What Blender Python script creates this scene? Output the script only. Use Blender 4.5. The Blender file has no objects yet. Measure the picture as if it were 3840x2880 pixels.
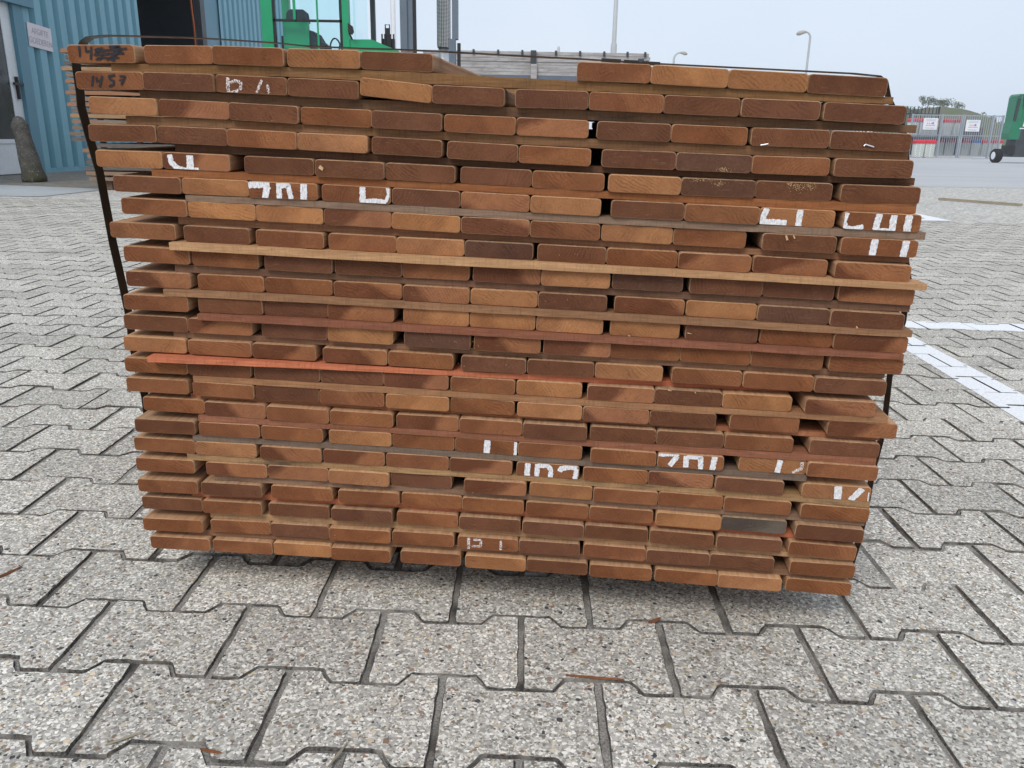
import bpy, bmesh, math, random
from mathutils import Vector, Matrix

R = math.radians
rnd = random.Random(11)
scene = bpy.context.scene
COL = scene.collection

# ------------------------------------------------------------------ camera
CAM_H = 0.6664
cam = bpy.data.cameras.new("camera")
cam.sensor_fit = 'HORIZONTAL'
cam.sensor_width = 36.0
cam.lens = 28.125
cam.clip_start = 0.02
cam.clip_end = 2000.0
cam_ob = bpy.data.objects.new("camera", cam)
COL.objects.link(cam_ob)
_p, _r = R(16.93), R(1.0)
_fw = Vector((0, math.cos(_p), -math.sin(_p)))
_rt = Vector((1, 0, 0))
_up = _rt.cross(_fw)
_x = math.cos(_r) * _rt + math.sin(_r) * _up
_y = -math.sin(_r) * _rt + math.cos(_r) * _up
_m = Matrix((_x, _y, -_fw)).transposed().to_4x4()
_m.translation = (0, 0, CAM_H)
cam_ob.matrix_world = _m
scene.camera = cam_ob

# ------------------------------------------------------------------ world: hazy pale daylight
SUN_EL, SUN_AZ = 48.0, 205.0          # degrees; azimuth clockwise from +Y, so the sun stands behind the camera
world = bpy.data.worlds.new("World")
scene.world = world
world.use_nodes = True
wn, wl = world.node_tree.nodes, world.node_tree.links
wn.clear()
w_out = wn.new('ShaderNodeOutputWorld')
w_bg = wn.new('ShaderNodeBackground')
w_sky = wn.new('ShaderNodeTexSky')
w_sky.sky_type = 'NISHITA'
w_sky.sun_disc = False
w_sky.sun_elevation = R(SUN_EL)
w_sky.sun_rotation = R(SUN_AZ)
w_sky.air_density = 1.0
w_sky.dust_density = 4.0
w_mix = wn.new('ShaderNodeMix')
w_mix.data_type = 'RGBA'
w_mix.inputs[0].default_value = 0.80
# thin, almost even cloud
w_tc = wn.new('ShaderNodeTexCoord')
w_no = wn.new('ShaderNodeTexNoise')
w_no.inputs['Scale'].default_value = 1.6
w_no.inputs['Detail'].default_value = 4.0
w_no.inputs['Roughness'].default_value = 0.5
w_rp = wn.new('ShaderNodeValToRGB')
w_rp.color_ramp.elements[0].position = 0.35
w_rp.color_ramp.elements[0].color = (0.66, 0.765, 0.92, 1)
w_rp.color_ramp.elements[1].position = 0.68
w_rp.color_ramp.elements[1].color = (0.80, 0.875, 0.98, 1)
w_sc = wn.new('ShaderNodeVectorMath')
w_sc.operation = 'SCALE'
w_sc.inputs[3].default_value = 10.0
wl.new(w_tc.outputs['Generated'], w_no.inputs['Vector'])
wl.new(w_no.outputs['Fac'], w_rp.inputs[0])
wl.new(w_rp.outputs[0], w_sc.inputs[0])
wl.new(w_sc.outputs[0], w_mix.inputs[7])
w_bg.inputs[1].default_value = 0.095
wl.new(w_sky.outputs[0], w_mix.inputs[6])
wl.new(w_mix.outputs[2], w_bg.inputs[0])
wl.new(w_bg.outputs[0], w_out.inputs[0])

sun = bpy.data.lights.new("sun", 'SUN')
sun.energy = 1.5
sun.angle = R(24)
sun.color = (1.0, 0.955, 0.89)
sun_ob = bpy.data.objects.new("sun", sun)
COL.objects.link(sun_ob)
_d = Vector((math.sin(R(SUN_AZ)) * math.cos(R(SUN_EL)), math.cos(R(SUN_AZ)) * math.cos(R(SUN_EL)), math.sin(R(SUN_EL))))
sun_ob.rotation_euler = _d.to_track_quat('Z', 'Y').to_euler()

vs = scene.view_settings
vs.view_transform = 'Standard'
vs.look = 'None'
vs.exposure = 0.27
vs.gamma = 1.0
vs.use_curve_mapping = False
scene.cycles.use_denoising = True
scene.cycles.max_bounces = 6
scene.cycles.volume_bounces = 1

# ------------------------------------------------------------------ helpers
def ground_z(x):
    """The yard falls gently to the right and flattens out on both sides."""
    return -0.0157 * 2.5 * math.tanh(x / 2.5)

class MB:
    """Collects geometry for ONE mesh."""
    def __init__(self):
        self.v, self.f, self.m = [], [], []
    def add(self, verts, faces, mi=0):
        o = len(self.v)
        self.v += [tuple(p) for p in verts]
        self.f += [tuple(i + o for i in f) for f in faces]
        self.m += [mi] * len(faces)
        return self
    def box(self, x0, x1, y0, y1, z0, z1, mi=0):
        p = [(x0, y0, z0), (x1, y0, z0), (x1, y1, z0), (x0, y1, z0), (x0, y0, z1), (x1, y0, z1), (x1, y1, z1), (x0, y1, z1)]
        return self.add(p, [(0, 3, 2, 1), (4, 5, 6, 7), (0, 1, 5, 4), (1, 2, 6, 5), (2, 3, 7, 6), (3, 0, 4, 7)], mi)
    def prism(self, pts, axis, a0, a1, mi=0):
        """pts: outline of the two other coordinates; extruded along axis ('x','y','z')."""
        n = len(pts)
        def q(p, a):
            return {'x': (a, p[0], p[1]), 'y': (p[0], a, p[1]), 'z': (p[0], p[1], a)}[axis]
        v = [q(p, a0) for p in pts] + [q(p, a1) for p in pts]
        f = [tuple(range(n - 1, -1, -1)), tuple(range(n, 2 * n))]
        f += [(i, (i + 1) % n, n + (i + 1) % n, n + i) for i in range(n)]
        return self.add(v, f, mi)
    def tube(self, path, rad, seg=10, mi=0, cap=True):
        path = [Vector(p) for p in path]
        rr = rad if isinstance(rad, (list, tuple)) else [rad] * len(path)
        n = len(path)
        v, f = [], []
        ref = None
        for i, p in enumerate(path):
            t = (path[min(i + 1, n - 1)] - path[max(i - 1, 0)]).normalized()
            if ref is None:
                ref = Vector((0, 0, 1)) if abs(t.z) < 0.9 else Vector((1, 0, 0))
            a = t.cross(ref).normalized()
            b = a.cross(t).normalized()
            for k in range(seg):
                th = 2 * math.pi * k / seg
                v.append(p + (a * math.cos(th) + b * math.sin(th)) * rr[i])
        for i in range(n - 1):
            for k in range(seg):
                k2 = (k + 1) % seg
                f.append((i * seg + k, i * seg + k2, (i + 1) * seg + k2, (i + 1) * seg + k))
        if cap:
            f.append(tuple(range(seg - 1, -1, -1)))
            f.append(tuple(range((n - 1) * seg, n * seg)))
        return self.add(v, f, mi)
    def lathe(self, prof, cx, cy, seg=20, mi=0):
        return self.tube([(cx, cy, z) for z, r in prof], [r for z, r in prof], seg, mi)
    def mesh(self, name, mats, smooth=False):
        me = bpy.data.meshes.new(name)
        me.from_pydata(self.v, [], self.f)
        for m in (mats if isinstance(mats, (list, tuple)) else [mats]):
            me.materials.append(m)
        if any(self.m):
            me.polygons.foreach_set('material_index', self.m)
        bm = bmesh.new()
        bm.from_mesh(me)
        bmesh.ops.recalc_face_normals(bm, faces=bm.faces)
        bm.to_mesh(me)
        bm.free()
        if smooth:
            me.polygons.foreach_set('use_smooth', [True] * len(me.polygons))
        me.update()
        return me
    def obj(self, name, mats, parent=None, smooth=False, loc=None):
        return link(name, self.mesh(name, mats, smooth), parent, loc)

def link(name, me, parent=None, loc=None):
    o = bpy.data.objects.new(name, me)
    COL.objects.link(o)
    if parent is not None:
        o.parent = parent
    if loc is not None:
        o.location = loc
    return o

def thing(name, label, cat, loc=(0, 0, 0), rz=0.0, group=None):
    o = bpy.data.objects.new(name, None)
    o.empty_display_size = 0.2
    COL.objects.link(o)
    o.location = loc
    o.rotation_euler = (0, 0, rz)
    return tag(o, label, cat, group)

def tag(o, label, cat, group=None):
    o['label'] = label
    o['category'] = cat
    if group:
        o['group'] = group
    return o

def struct(o, kind='structure'):
    o['kind'] = kind
    return o

def text_obj(name, body, size, mat, parent, loc, rot, extrude=0.002):
    cu = bpy.data.curves.new(name, 'FONT')
    cu.body = body
    cu.size = size
    cu.extrude = extrude
    cu.align_x = 'CENTER'
    cu.align_y = 'CENTER'
    tmp = bpy.data.objects.new(name + "_src", cu)
    COL.objects.link(tmp)
    bpy.context.view_layer.update()
    me = bpy.data.meshes.new_from_object(tmp.evaluated_get(bpy.context.evaluated_depsgraph_get()))
    bpy.data.objects.remove(tmp)
    bpy.data.curves.remove(cu)
    me.name = name
    me.materials.clear()
    me.materials.append(mat)
    o = link(name, me, parent, loc)
    o.rotation_euler = rot
    return o

# ------------------------------------------------------------------ materials
def srgb(r, g, b):
    return tuple(((c / 255 + 0.055) / 1.055) ** 2.4 if c > 10 else c / 3294.6 for c in (r, g, b)) + (1.0,)

class Mat:
    """Small wrapper: N(type, inputs...) adds a node and links sockets or sets values."""
    def __init__(self, name, rough=0.6, spec=0.3, metal=0.0):
        self.mat = bpy.data.materials.new(name)
        self.mat.use_nodes = True
        self.nt = self.mat.node_tree
        self.b = self.nt.nodes['Principled BSDF']
        self.out = self.nt.nodes['Material Output']
        self.b.inputs['Roughness'].default_value = rough
        self.b.inputs['Specular IOR Level'].default_value = spec
        self.b.inputs['Metallic'].default_value = metal
    def N(self, t, ins=None, **props):
        n = self.nt.nodes.new('ShaderNode' + t)
        for k, v in props.items():
            setattr(n, k, v)
        for k, v in (ins or {}).items():
            self.set(n.inputs[k], v)
        return n
    def set(self, sock, v):
        if isinstance(v, bpy.types.NodeSocket):
            self.nt.links.new(v, sock)
        else:
            sock.default_value = v
    def math(self, op, a, b=None, c=None, clamp=False):
        n = self.N('Math', operation=op, use_clamp=clamp)
        for i, v in enumerate((a, b, c)):
            if v is not None:
                self.set(n.inputs[i], v)
        return n.outputs[0]
    def vmath(self, op, a, b=None):
        n = self.N('VectorMath', operation=op)
        self.set(n.inputs[0], a)
        if b is not None:
            self.set(n.inputs[3] if op == 'SCALE' else n.inputs[1], b)
        return n.outputs[0]
    def mix(self, fac, a, b, blend='MIX'):
        n = self.N('Mix', data_type='RGBA', blend_type=blend)
        self.set(n.inputs[0], fac)
        self.set(n.inputs[6], a)
        self.set(n.inputs[7], b)
        return n.outputs[2]
    def noise(self, vec, scale, detail=3.0, rough=0.55, dist=0.0):
        n = self.N('TexNoise', {'Scale': scale, 'Detail': detail, 'Roughness': rough, 'Distortion': dist})
        self.set(n.inputs['Vector'], vec)
        return n.outputs['Fac']
    def ramp(self, fac, stops, interp='LINEAR'):
        n = self.N('ValToRGB')
        e = n.color_ramp.elements
        n.color_ramp.interpolation = interp
        while len(e) < len(stops):
            e.new(0.5)
        for el, (p, c) in zip(e, stops):
            el.position = p
            el.color = c if len(c) == 4 else (*c, 1)
        self.set(n.inputs[0], fac)
        return n.outputs[0]
    def rng(self, v, a, b, c=0.0, d=1.0):
        n = self.N('MapRange', {1: a, 2: b, 3: c, 4: d})
        self.set(n.inputs[0], v)
        return n.outputs[0]
    def map(self, vec, scale=(1, 1, 1), rot=(0, 0, 0), loc=(0, 0, 0)):
        n = self.N('Mapping', {'Scale': scale, 'Rotation': rot, 'Location': loc})
        self.set(n.inputs['Vector'], vec)
        return n.outputs[0]
    def color(self, v):
        self.set(self.b.inputs['Base Color'], v)
        return self
    def bump(self, h, strength=0.3, dist=0.002):
        n = self.N('Bump', {'Strength': strength, 'Distance': dist})
        self.set(n.inputs['Height'], h)
        self.set(self.b.inputs['Normal'], n.outputs[0])
        return self

def plain(name, col, rough=0.5, spec=0.3, metal=0.0, var=0.12, scale=8.0, bump=0.0):
    """One colour broken up by two sizes of wear."""
    m = Mat(name, rough, spec, metal)
    tc = m.N('TexCoord').outputs['Object']
    n1 = m.noise(tc, scale, 4)
    n2 = m.noise(tc, scale * 9, 3)
    f = m.math('ADD', m.math('MULTIPLY', n1, 0.65), m.math('MULTIPLY', n2, 0.35))
    lo = tuple(c * (1 - var * 1.6) for c in col[:3]) + (1,)
    hi = tuple(min(1, c * (1 + var * 1.3)) for c in col[:3]) + (1,)
    m.color(m.mix(m.rng(f, 0.3, 0.7), lo, hi))
    m.set(m.b.inputs['Roughness'], m.rng(n1, 0.3, 0.7, max(0.05, rough - 0.1), min(1, rough + 0.1)))
    if bump:
        m.bump(n2, bump, 0.002)
    return m.mat

def glass(name, tint, rough=0.05, fac=0.35):
    m = Mat(name)
    tr = m.N('BsdfTransparent', {'Color': tint})
    gl = m.N('BsdfGlossy', {'Color': (0.9, 0.95, 1, 1), 'Roughness': rough})
    mx = m.N('MixShader', {0: fac})
    m.nt.links.new(tr.outputs[0], mx.inputs[1])
    m.nt.links.new(gl.outputs[0], mx.inputs[2])
    m.nt.links.new(mx.outputs[0], m.out.inputs[0])
    return m.mat

def paver_material(name, single):
    m = Mat(name, 0.85, 0.25)
    pos = m.N('NewGeometry').outputs['Position']
    if single:
        r = m.N('ObjectInfo').outputs['Random']
        pos = m.vmath('ADD', pos, m.N('CombineXYZ', {0: m.math('MULTIPLY', r, 37.0), 1: m.math('MULTIPLY', r, 91.0)}).outputs[0])
    else:
        r = m.N('Attribute', attribute_name='tone').outputs['Fac']
    wob = m.N('TexNoise', {'Scale': 160.0, 'Detail': 1.0})
    m.set(wob.inputs['Vector'], pos)
    p2 = m.vmath('ADD', pos, m.vmath('SCALE', m.vmath('SUBTRACT', wob.outputs['Color'], (0.5, 0.5, 0.5)), 0.006))
    # fine grains in the cement
    v0 = m.N('TexVoronoi', {'Scale': 330.0, 'Randomness': 1.0})
    m.set(v0.inputs['Vector'], p2)
    g = m.N('SeparateColor')
    m.set(g.inputs[0], v0.outputs['Color'])
    cem = m.ramp(g.outputs[0], [(0.0, (0.155, 0.143, 0.122)), (0.25, (0.345, 0.325, 0.285)), (0.7, (0.50, 0.475, 0.425)), (1.0, (0.80, 0.76, 0.68))])
    # pebbles
    def layer(scale, thr0, thr1, base, stops):
        v = m.N('TexVoronoi', {'Scale': scale, 'Randomness': 1.0})
        m.set(v.inputs['Vector'], p2)
        s = m.N('SeparateColor')
        m.set(s.inputs[0], v.outputs['Color'])
        thr = m.rng(s.outputs[1], 0, 1, thr0, thr1)
        mask = m.rng(m.math('SUBTRACT', thr, v.outputs['Distance']), -0.015, 0.025)
        col = m.ramp(s.outputs[0], stops, 'CONSTANT')
        col = m.mix(0.35, col, m.mix(m.rng(s.outputs[2], 0, 1), (0.62, 0.62, 0.62, 1), (1.25, 1.25, 1.25, 1)), 'MULTIPLY')
        return m.mix(mask, base, col), mask, v.outputs['Distance']
    W, BE, GR, DK, BR, RD, OL = (0.80, 0.765, 0.70), (0.60, 0.50, 0.36), (0.36, 0.345, 0.325), (0.07, 0.07, 0.075), (0.27, 0.175, 0.12), (0.36, 0.215, 0.155), (0.31, 0.27, 0.18)
    c1, k1, d1 = layer(185.0, 0.04, 0.56, cem, [(0, W), (0.30, GR), (0.48, W), (0.60, BE), (0.72, GR), (0.86, BR), (0.94, DK)])
    c2, k2, d2 = layer(100.0, -0.16, 0.40, c1, [(0, W), (0.14, GR), (0.27, OL), (0.44, BR), (0.56, BE), (0.74, DK), (0.82, GR), (0.95, RD)])
    # dirt: large soft patches, darker towards nothing in particular
    dirt = m.noise(m.N('NewGeometry').outputs['Position'], 2.3, 5, 0.6)
    tone = m.math('MULTIPLY', m.rng(r, 0, 1, 0.86, 1.08), m.rng(dirt, 0.3, 0.7, 0.92, 1.14))
    tn = m.N('CombineColor')
    for i in range(3):
        m.set(tn.inputs[i], tone)
    m.color(m.mix(1.0, c2, tn.outputs[0], 'MULTIPLY'))
    h = m.math('ADD', m.math('MULTIPLY', k1, 0.5), k2)
    m.bump(m.math('ADD', h, m.math('MULTIPLY', g.outputs[1], 0.35)), 0.55, 0.0016)
    return m.mat

def edge_material():  # joint dirt and bevel shading, both put into this dark edge colour
    m = Mat("paver_dirt_shade_edge", 0.95, 0.08)
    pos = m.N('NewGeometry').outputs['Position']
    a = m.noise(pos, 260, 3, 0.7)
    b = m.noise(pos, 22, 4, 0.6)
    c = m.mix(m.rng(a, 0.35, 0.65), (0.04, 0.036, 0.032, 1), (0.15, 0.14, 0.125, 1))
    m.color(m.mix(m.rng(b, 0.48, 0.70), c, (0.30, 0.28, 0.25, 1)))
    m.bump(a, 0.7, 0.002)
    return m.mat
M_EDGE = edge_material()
M_PAVER = paver_material("paver_aggregate", True)
M_PAVER_FIELD = paver_material("paver_aggregate_field", False)

def sand_material():
    m = Mat("joint_sand", 0.95, 0.1)
    pos = m.N('NewGeometry').outputs['Position']
    a = m.noise(pos, 420, 3, 0.7)
    b = m.noise(pos, 9, 4, 0.6)
    c = m.mix(m.rng(a, 0.35, 0.65), (0.16, 0.15, 0.135, 1), (0.40, 0.38, 0.345, 1))
    m.color(m.mix(m.rng(b, 0.48, 0.68), c, (0.06, 0.055, 0.05, 1)))
    m.bump(a, 0.8, 0.002)
    return m.mat
M_SAND = sand_material()

def far_paving_material():
    m = Mat("far_paving", 0.88, 0.25)
    pos = m.N('NewGeometry').outputs['Position']
    v = m.N('TexVoronoi', {'Scale': 40.0})
    m.set(v.inputs['Vector'], pos)
    s = m.N('SeparateColor')
    m.set(s.inputs[0], v.outputs['Color'])
    c = m.ramp(s.outputs[0], [(0, (0.34, 0.325, 0.295)), (0.5, (0.50, 0.48, 0.435)), (1, (0.70, 0.67, 0.61))])  # base colour raised to carry the glancing sheen of distant paving
    br = m.N('TexBrick', {'Color1': (1, 1, 1, 1), 'Color2': (0.93, 0.93, 0.93, 1), 'Mortar': (0.5, 0.49, 0.47, 1), 'Scale': 1.0, 'Mortar Size': 0.006, 'Brick Width': 0.2, 'Row Height': 0.1414})
    m.set(br.inputs['Vector'], m.map(pos, rot=(0, 0, R(0.84))))
    n = m.noise(pos, 0.7, 5, 0.6)
    c = m.mix(0.8, c, br.outputs[0], 'MULTIPLY')
    m.color(m.mix(m.rng(n, 0.35, 0.7), c, m.mix(0.75, c, (0.86, 0.87, 0.9, 1), 'MULTIPLY')))
    return m.mat
M_FARPAVE = far_paving_material()

def asphalt_material():
    m = Mat("yard_concrete", 0.8, 0.3)
    pos = m.N('NewGeometry').outputs['Position']
    a = m.noise(m.map(pos, (0.12, 0.5, 1)), 1.0, 6, 0.6)
    b = m.noise(pos, 30, 3)
    c = m.mix(m.rng(a, 0.35, 0.68), (0.40, 0.405, 0.415, 1), (0.50, 0.50, 0.495, 1))
    m.color(m.mix(m.rng(b, 0.3, 0.7, 0, 0.35), c, (0.27, 0.275, 0.29, 1)))
    return m.mat
M_YARD = asphalt_material()

# ------------------------------------------------------------------ ground
def sheet(name, xs, ys, dz, mat):
    mb = MB()
    v = [(x, y, ground_z(x) + dz) for y in ys for x in xs]
    nx = len(xs)
    f = [(j * nx + i, j * nx + i + 1, (j + 1) * nx + i + 1, (j + 1) * nx + i) for j in range(len(ys) - 1) for i in range(nx - 1)]
    mb.add(v, f)
    return struct(mb.obj(name, mat))
XS = [-280, -60, -14, -8, -6, -5, -4, -3, -2.5, -2, -1.5, -1, -0.5, 0, 0.5, 1, 1.5, 2, 2.5, 3, 4, 5, 6, 8, 14, 60, 280]
sheet("ground", XS, [-60, -4, 0, 4, 8, 12, 16, 40, 120, 300], -0.045, M_YARD)
sheet("yard_surface", XS, [15.6, 18, 30, 60, 130, 299], 0.0, M_YARD)
sheet("joint_sand", [-14, -10] + [k * 0.1 for k in range(-80, 81)] + [10, 14], [-2.0, 0, 2, 4, 6, 8.2], -0.0040, M_SAND)
sheet("paved_yard", [x for x in XS if -14 <= x <= 60], [8.05, 9, 11, 13, 15.61], -0.002, M_FARPAVE)

# interlocking dog-bone pavers: 200 x 165 mm, rows nest every 141 mm
LP, PP = 0.2, 0.14142
YAW = R(-0.8422)
OX, OY = 2.97715 * 0.2, -3.99937 * 0.2
def lattice(r, j):
    """centre of the paver whose left joint has index j, in row r"""
    x, y = (j + 0.5) * LP - OX, r * PP - OY
    c, s = math.cos(YAW), math.sin(YAW)
    return c * x - s * y, s * x + c * y
def outline(g):
    a, b, e, t = 0.1 - g - 0.0020, 0.0825 - g, 0.0825 - 0.0241 - g, 0.0
    top = [(-a, b), (-0.058 - g * 0.3, b), (-0.042 - g * 0.3 + g * 0.0, e), (0.042 + g * 0.3, e), (0.058 + g * 0.3, b), (a, b)]
    return top + [(x, -y) for x, y in reversed(top)]
def paver_mesh_data():
    o0, o1, o2 = outline(0.0016), outline(0.0020), outline(0.0044)
    n = len(o0)
    v = [(x, y, -0.03) for x, y in o0] + [(x, y, -0.0042) for x, y in o1] + [(x, y, 0.0) for x, y in o2]
    f = [tuple(range(2 * n, 3 * n))]
    for k in (0, 1):
        f += [(k * n + i, k * n + (i + 1) % n, (k + 1) * n + (i + 1) % n, (k + 1) * n + i) for i in range(n)]
    # order from outline runs clockwise seen from above: flip
    return v, [tuple(reversed(q)) for q in f]
PV, PF = paver_mesh_data()
PMI = [0] + [1] * 24
BASE = outline(0.003)
def paver_detail(seed):
    """near pavers: rounded notch corners and slightly chipped arrises"""
    q = random.Random(seed)
    def dense(g):
        o = outline(g)
        pts = []
        for i in range(12):
            a, b, c = Vector(o[i - 1]), Vector(o[i]), Vector(o[(i + 1) % 12])
            k = 0.0035
            pts.append(b + (a - b).normalized() * k)
            pts.append(b * 0.6 + 0.4 * ((b + (a - b).normalized() * k) + (b + (c - b).normalized() * k)) / 2)
            pts.append(b + (c - b).normalized() * k)
            n = max(1, int((Vector(BASE[(i + 1) % 12]) - Vector(BASE[i])).length / 0.014))
            for j in range(1, n):
                pts.append(b.lerp(c, j / n))
        return pts
    o0, o1, o2 = dense(0.0014), dense(0.0017), dense(0.0034)
    n = len(o0)
    jit = [Vector((q.gauss(0, 0.00045), q.gauss(0, 0.00045))) for _ in range(n)]
    v = [(p.x, p.y, -0.03) for p in o0]
    v += [((p + d).x, (p + d).y, -0.0046 + q.gauss(0, 0.0004)) for p, d in zip(o1, jit)]
    v += [((p + d * 1.5).x, (p + d * 1.5).y, 0.0) for p, d in zip(o2, jit)]
    v += [(-0.05, 0, 0), (0.05, 0, 0)]
    cen = [3 * n if (v[2 * n + i][0] + v[2 * n + (i + 1) % n][0]) < 0 else 3 * n + 1 for i in range(n)]
    f = [(2 * n + i, 2 * n + (i + 1) % n, cen[i]) for i in range(n)]
    f += [(2 * n + i, cen[i], cen[i - 1]) for i in range(n) if cen[i] != cen[i - 1]]
    nt = len(f)
    for k in (0, 1):
        f += [(k * n + i, k * n + (i + 1) % n, (k + 1) * n + (i + 1) % n, (k + 1) * n + i) for i in range(n)]
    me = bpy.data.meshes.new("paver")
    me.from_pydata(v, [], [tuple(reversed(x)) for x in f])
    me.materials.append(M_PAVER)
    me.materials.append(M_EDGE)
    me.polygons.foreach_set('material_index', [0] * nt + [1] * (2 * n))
    me.update()
    return me
PAVER_MESHES = [paver_detail(k) for k in range(8)]

paving = bpy.data.objects.new("paving", None)
COL.objects.link(paving)
struct(paving)

def in_view(x, y, z):
    d = Vector((x, y, z - CAM_H))
    zc = d.dot(_fw)
    if zc < 0.1:
        return False
    return abs(d.dot(_x) / zc) < 0.665 and abs(d.dot(_y) / zc) < 0.50
cands = []
for r in range(-7, 64):
    for j2 in range(-60, 61):
        j = j2 + (0.5 if r % 2 == 0 else 0.0)
        x, y = lattice(r, j)
        if y < -0.35 or y > 8.1 or abs(x) > 0.7 * max(y, 0) + 1.5:
            continue
        if x < -4.75 and y > 8.0:
            continue
        cands.append((x, y))
def hidden(x, y):
    """behind or under the timber stack seen from the camera"""
    return y > 1.2 and -0.55 < x / y < 0.475
vis = sorted([c for c in cands if in_view(c[0], c[1], 0) and not hidden(*c)], key=lambda c: c[0] ** 2 + c[1] ** 2)
near = set(vis[:300])
prng = random.Random(5)
SUNK = (0.728, 1.21)        # one settled stone to the right of the stack
PAVERS = []          # (x, y, matrix) of every paver, for the paint lying on them
field_v, field_f, field_t = [], [], []
for (x, y) in cands:
    slope = math.atan((ground_z(x + 0.05) - ground_z(x - 0.05)) / 0.1)
    jz = max(-0.0016, min(0.0016, prng.gauss(0, 0.0008)))
    sunk = math.hypot(x - SUNK[0], y - SUNK[1]) < 0.09
    if sunk:
        jz = -0.0035
    mat = (Matrix.Translation((x + prng.gauss(0, 0.0006), y + prng.gauss(0, 0.0006), ground_z(x) + jz))
           @ Matrix.Rotation(-slope + prng.gauss(0, R(0.13)), 4, 'Y') @ Matrix.Rotation(prng.gauss(0, R(0.13)), 4, 'X')
           @ Matrix.Rotation(YAW + prng.gauss(0, R(0.25)), 4, 'Z'))
    PAVERS.append((x, y, mat))
    if (x, y) in near:
        o = link("paver", PAVER_MESHES[prng.randrange(8)], paving)
        o.matrix_basis = mat
    else:
        b = len(field_v)
        field_v += [tuple(mat @ Vector(p)) for p in PV]
        field_f += [tuple(i + b for i in q) for q in PF]
        field_t += [prng.random()] * len(PV)
me = bpy.data.meshes.new("paver_field")
me.from_pydata(field_v, [], field_f)
me.materials.append(M_PAVER_FIELD)
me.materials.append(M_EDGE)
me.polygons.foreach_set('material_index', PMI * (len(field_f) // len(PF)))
at_ = me.attributes.new('tone', 'FLOAT', 'POINT')
at_.data.foreach_set('value', field_t)
me.update()
struct(link("paver_field", me, paving), 'stuff')

# white road paint lying on the pavers, broken at every joint
def clip(poly, half):
    """Sutherland-Hodgman of poly by a convex counter-clockwise polygon."""
    out = poly
    for k in range(len(half)):
        a, b = half[k], half[(k + 1) % len(half)]
        inp, out = out, []
        def side(p):
            return (b[0] - a[0]) * (p[1] - a[1]) - (b[1] - a[1]) * (p[0] - a[0])
        for i in range(len(inp)):
            p, q = inp[i - 1], inp[i]
            sp, sq = side(p), side(q)
            if (sp < 0) != (sq < 0):
                t = sp / (sp - sq)
                out.append((p[0] + (q[0] - p[0]) * t, p[1] + (q[1] - p[1]) * t))
            if sq >= 0:
                out.append(q)
        if not out:
            return []
    return out
def paint_material():
    m = Mat("road_paint", 0.7, 0.3)
    pos = m.N('NewGeometry').outputs['Position']
    a = m.noise(pos, 150, 4, 0.65)
    b = m.noise(pos, 6, 4)
    m.color(m.mix(m.rng(a, 0.3, 0.62), (0.62, 0.63, 0.64, 1), m.mix(b, (0.8, 0.81, 0.82, 1), (0.86, 0.87, 0.88, 1))))
    m.bump(a, 0.5, 0.0015)
    return m.mat
M_PAINT = paint_material()
def painted_line(poly):
    mb = MB()
    cx = sum(p[0] for p in poly) / len(poly)
    cy = sum(p[1] for p in poly) / len(poly)
    rad = max(math.hypot(p[0] - cx, p[1] - cy) for p in poly) + 0.2
    for (x, y, mat) in PAVERS:
        if math.hypot(x - cx, y - cy) > rad:
            continue
        o = [tuple((mat @ Vector((px, py, 0)))[:2]) for px, py in reversed(outline(0.0055))]
        # split the non-convex paver into its left, middle and right convex pieces
        inv = mat.inverted()
        g = 0.0030
        pieces = [[(-0.1 + g, -0.0825 + g), (-0.05, -0.0825 + g), (-0.05, 0.0825 - g), (-0.1 + g, 0.0825 - g)],
                  [(-0.05, -0.0584 + g), (0.05, -0.0584 + g), (0.05, 0.0584 - g), (-0.05, 0.0584 - g)],
                  [(0.05, -0.0825 + g), (0.1 - g, -0.0825 + g), (0.1 - g, 0.0825 - g), (0.05, 0.0825 - g)]]
        for pc in pieces:
            w = [tuple((mat @ Vector((px, py, 0)))[:2]) for px, py in pc]
            c = clip(w, poly)
            if len(c) < 3:
                continue
            vv = []
            for (wx, wy) in c:
                l = inv @ Vector((wx, wy, ground_z(wx)))
                vv.append(mat @ Vector((l.x, l.y, 0.0012)))
            mb.add(vv, [tuple(range(len(vv)))])
    o = mb.obj("painted_line", M_PAINT)
    for p in o.data.polygons:
        if p.normal.z < 0:
            p.flip()
    return struct(o)
painted_line([(1.15, 3.123), (3.4, 3.09), (3.55, 3.235), (1.2, 3.262)])
painted_line([(1.315, 1.5), (1.475, 1.5), (1.52, 3.1), (1.415, 3.1)])
# the far tip of another marking, beyond the right edge of the stack
mb = MB()
mb.add([(3.6, 8.17, ground_z(3.6) + 0.003), (4.03, 8.165, ground_z(4.03) + 0.003), (4.40, 8.2, ground_z(4.4) + 0.003), (4.47, 9.15, ground_z(4.47) + 0.003), (4.36, 9.2, ground_z(4.36) + 0.003), (4.24, 8.42, ground_z(4.24) + 0.003), (3.7, 8.4, ground_z(3.7) + 0.003)], [(0, 1, 5, 6), (1, 2, 3, 4, 5)])
struct(mb.obj("painted_line", M_PAINT))

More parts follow.
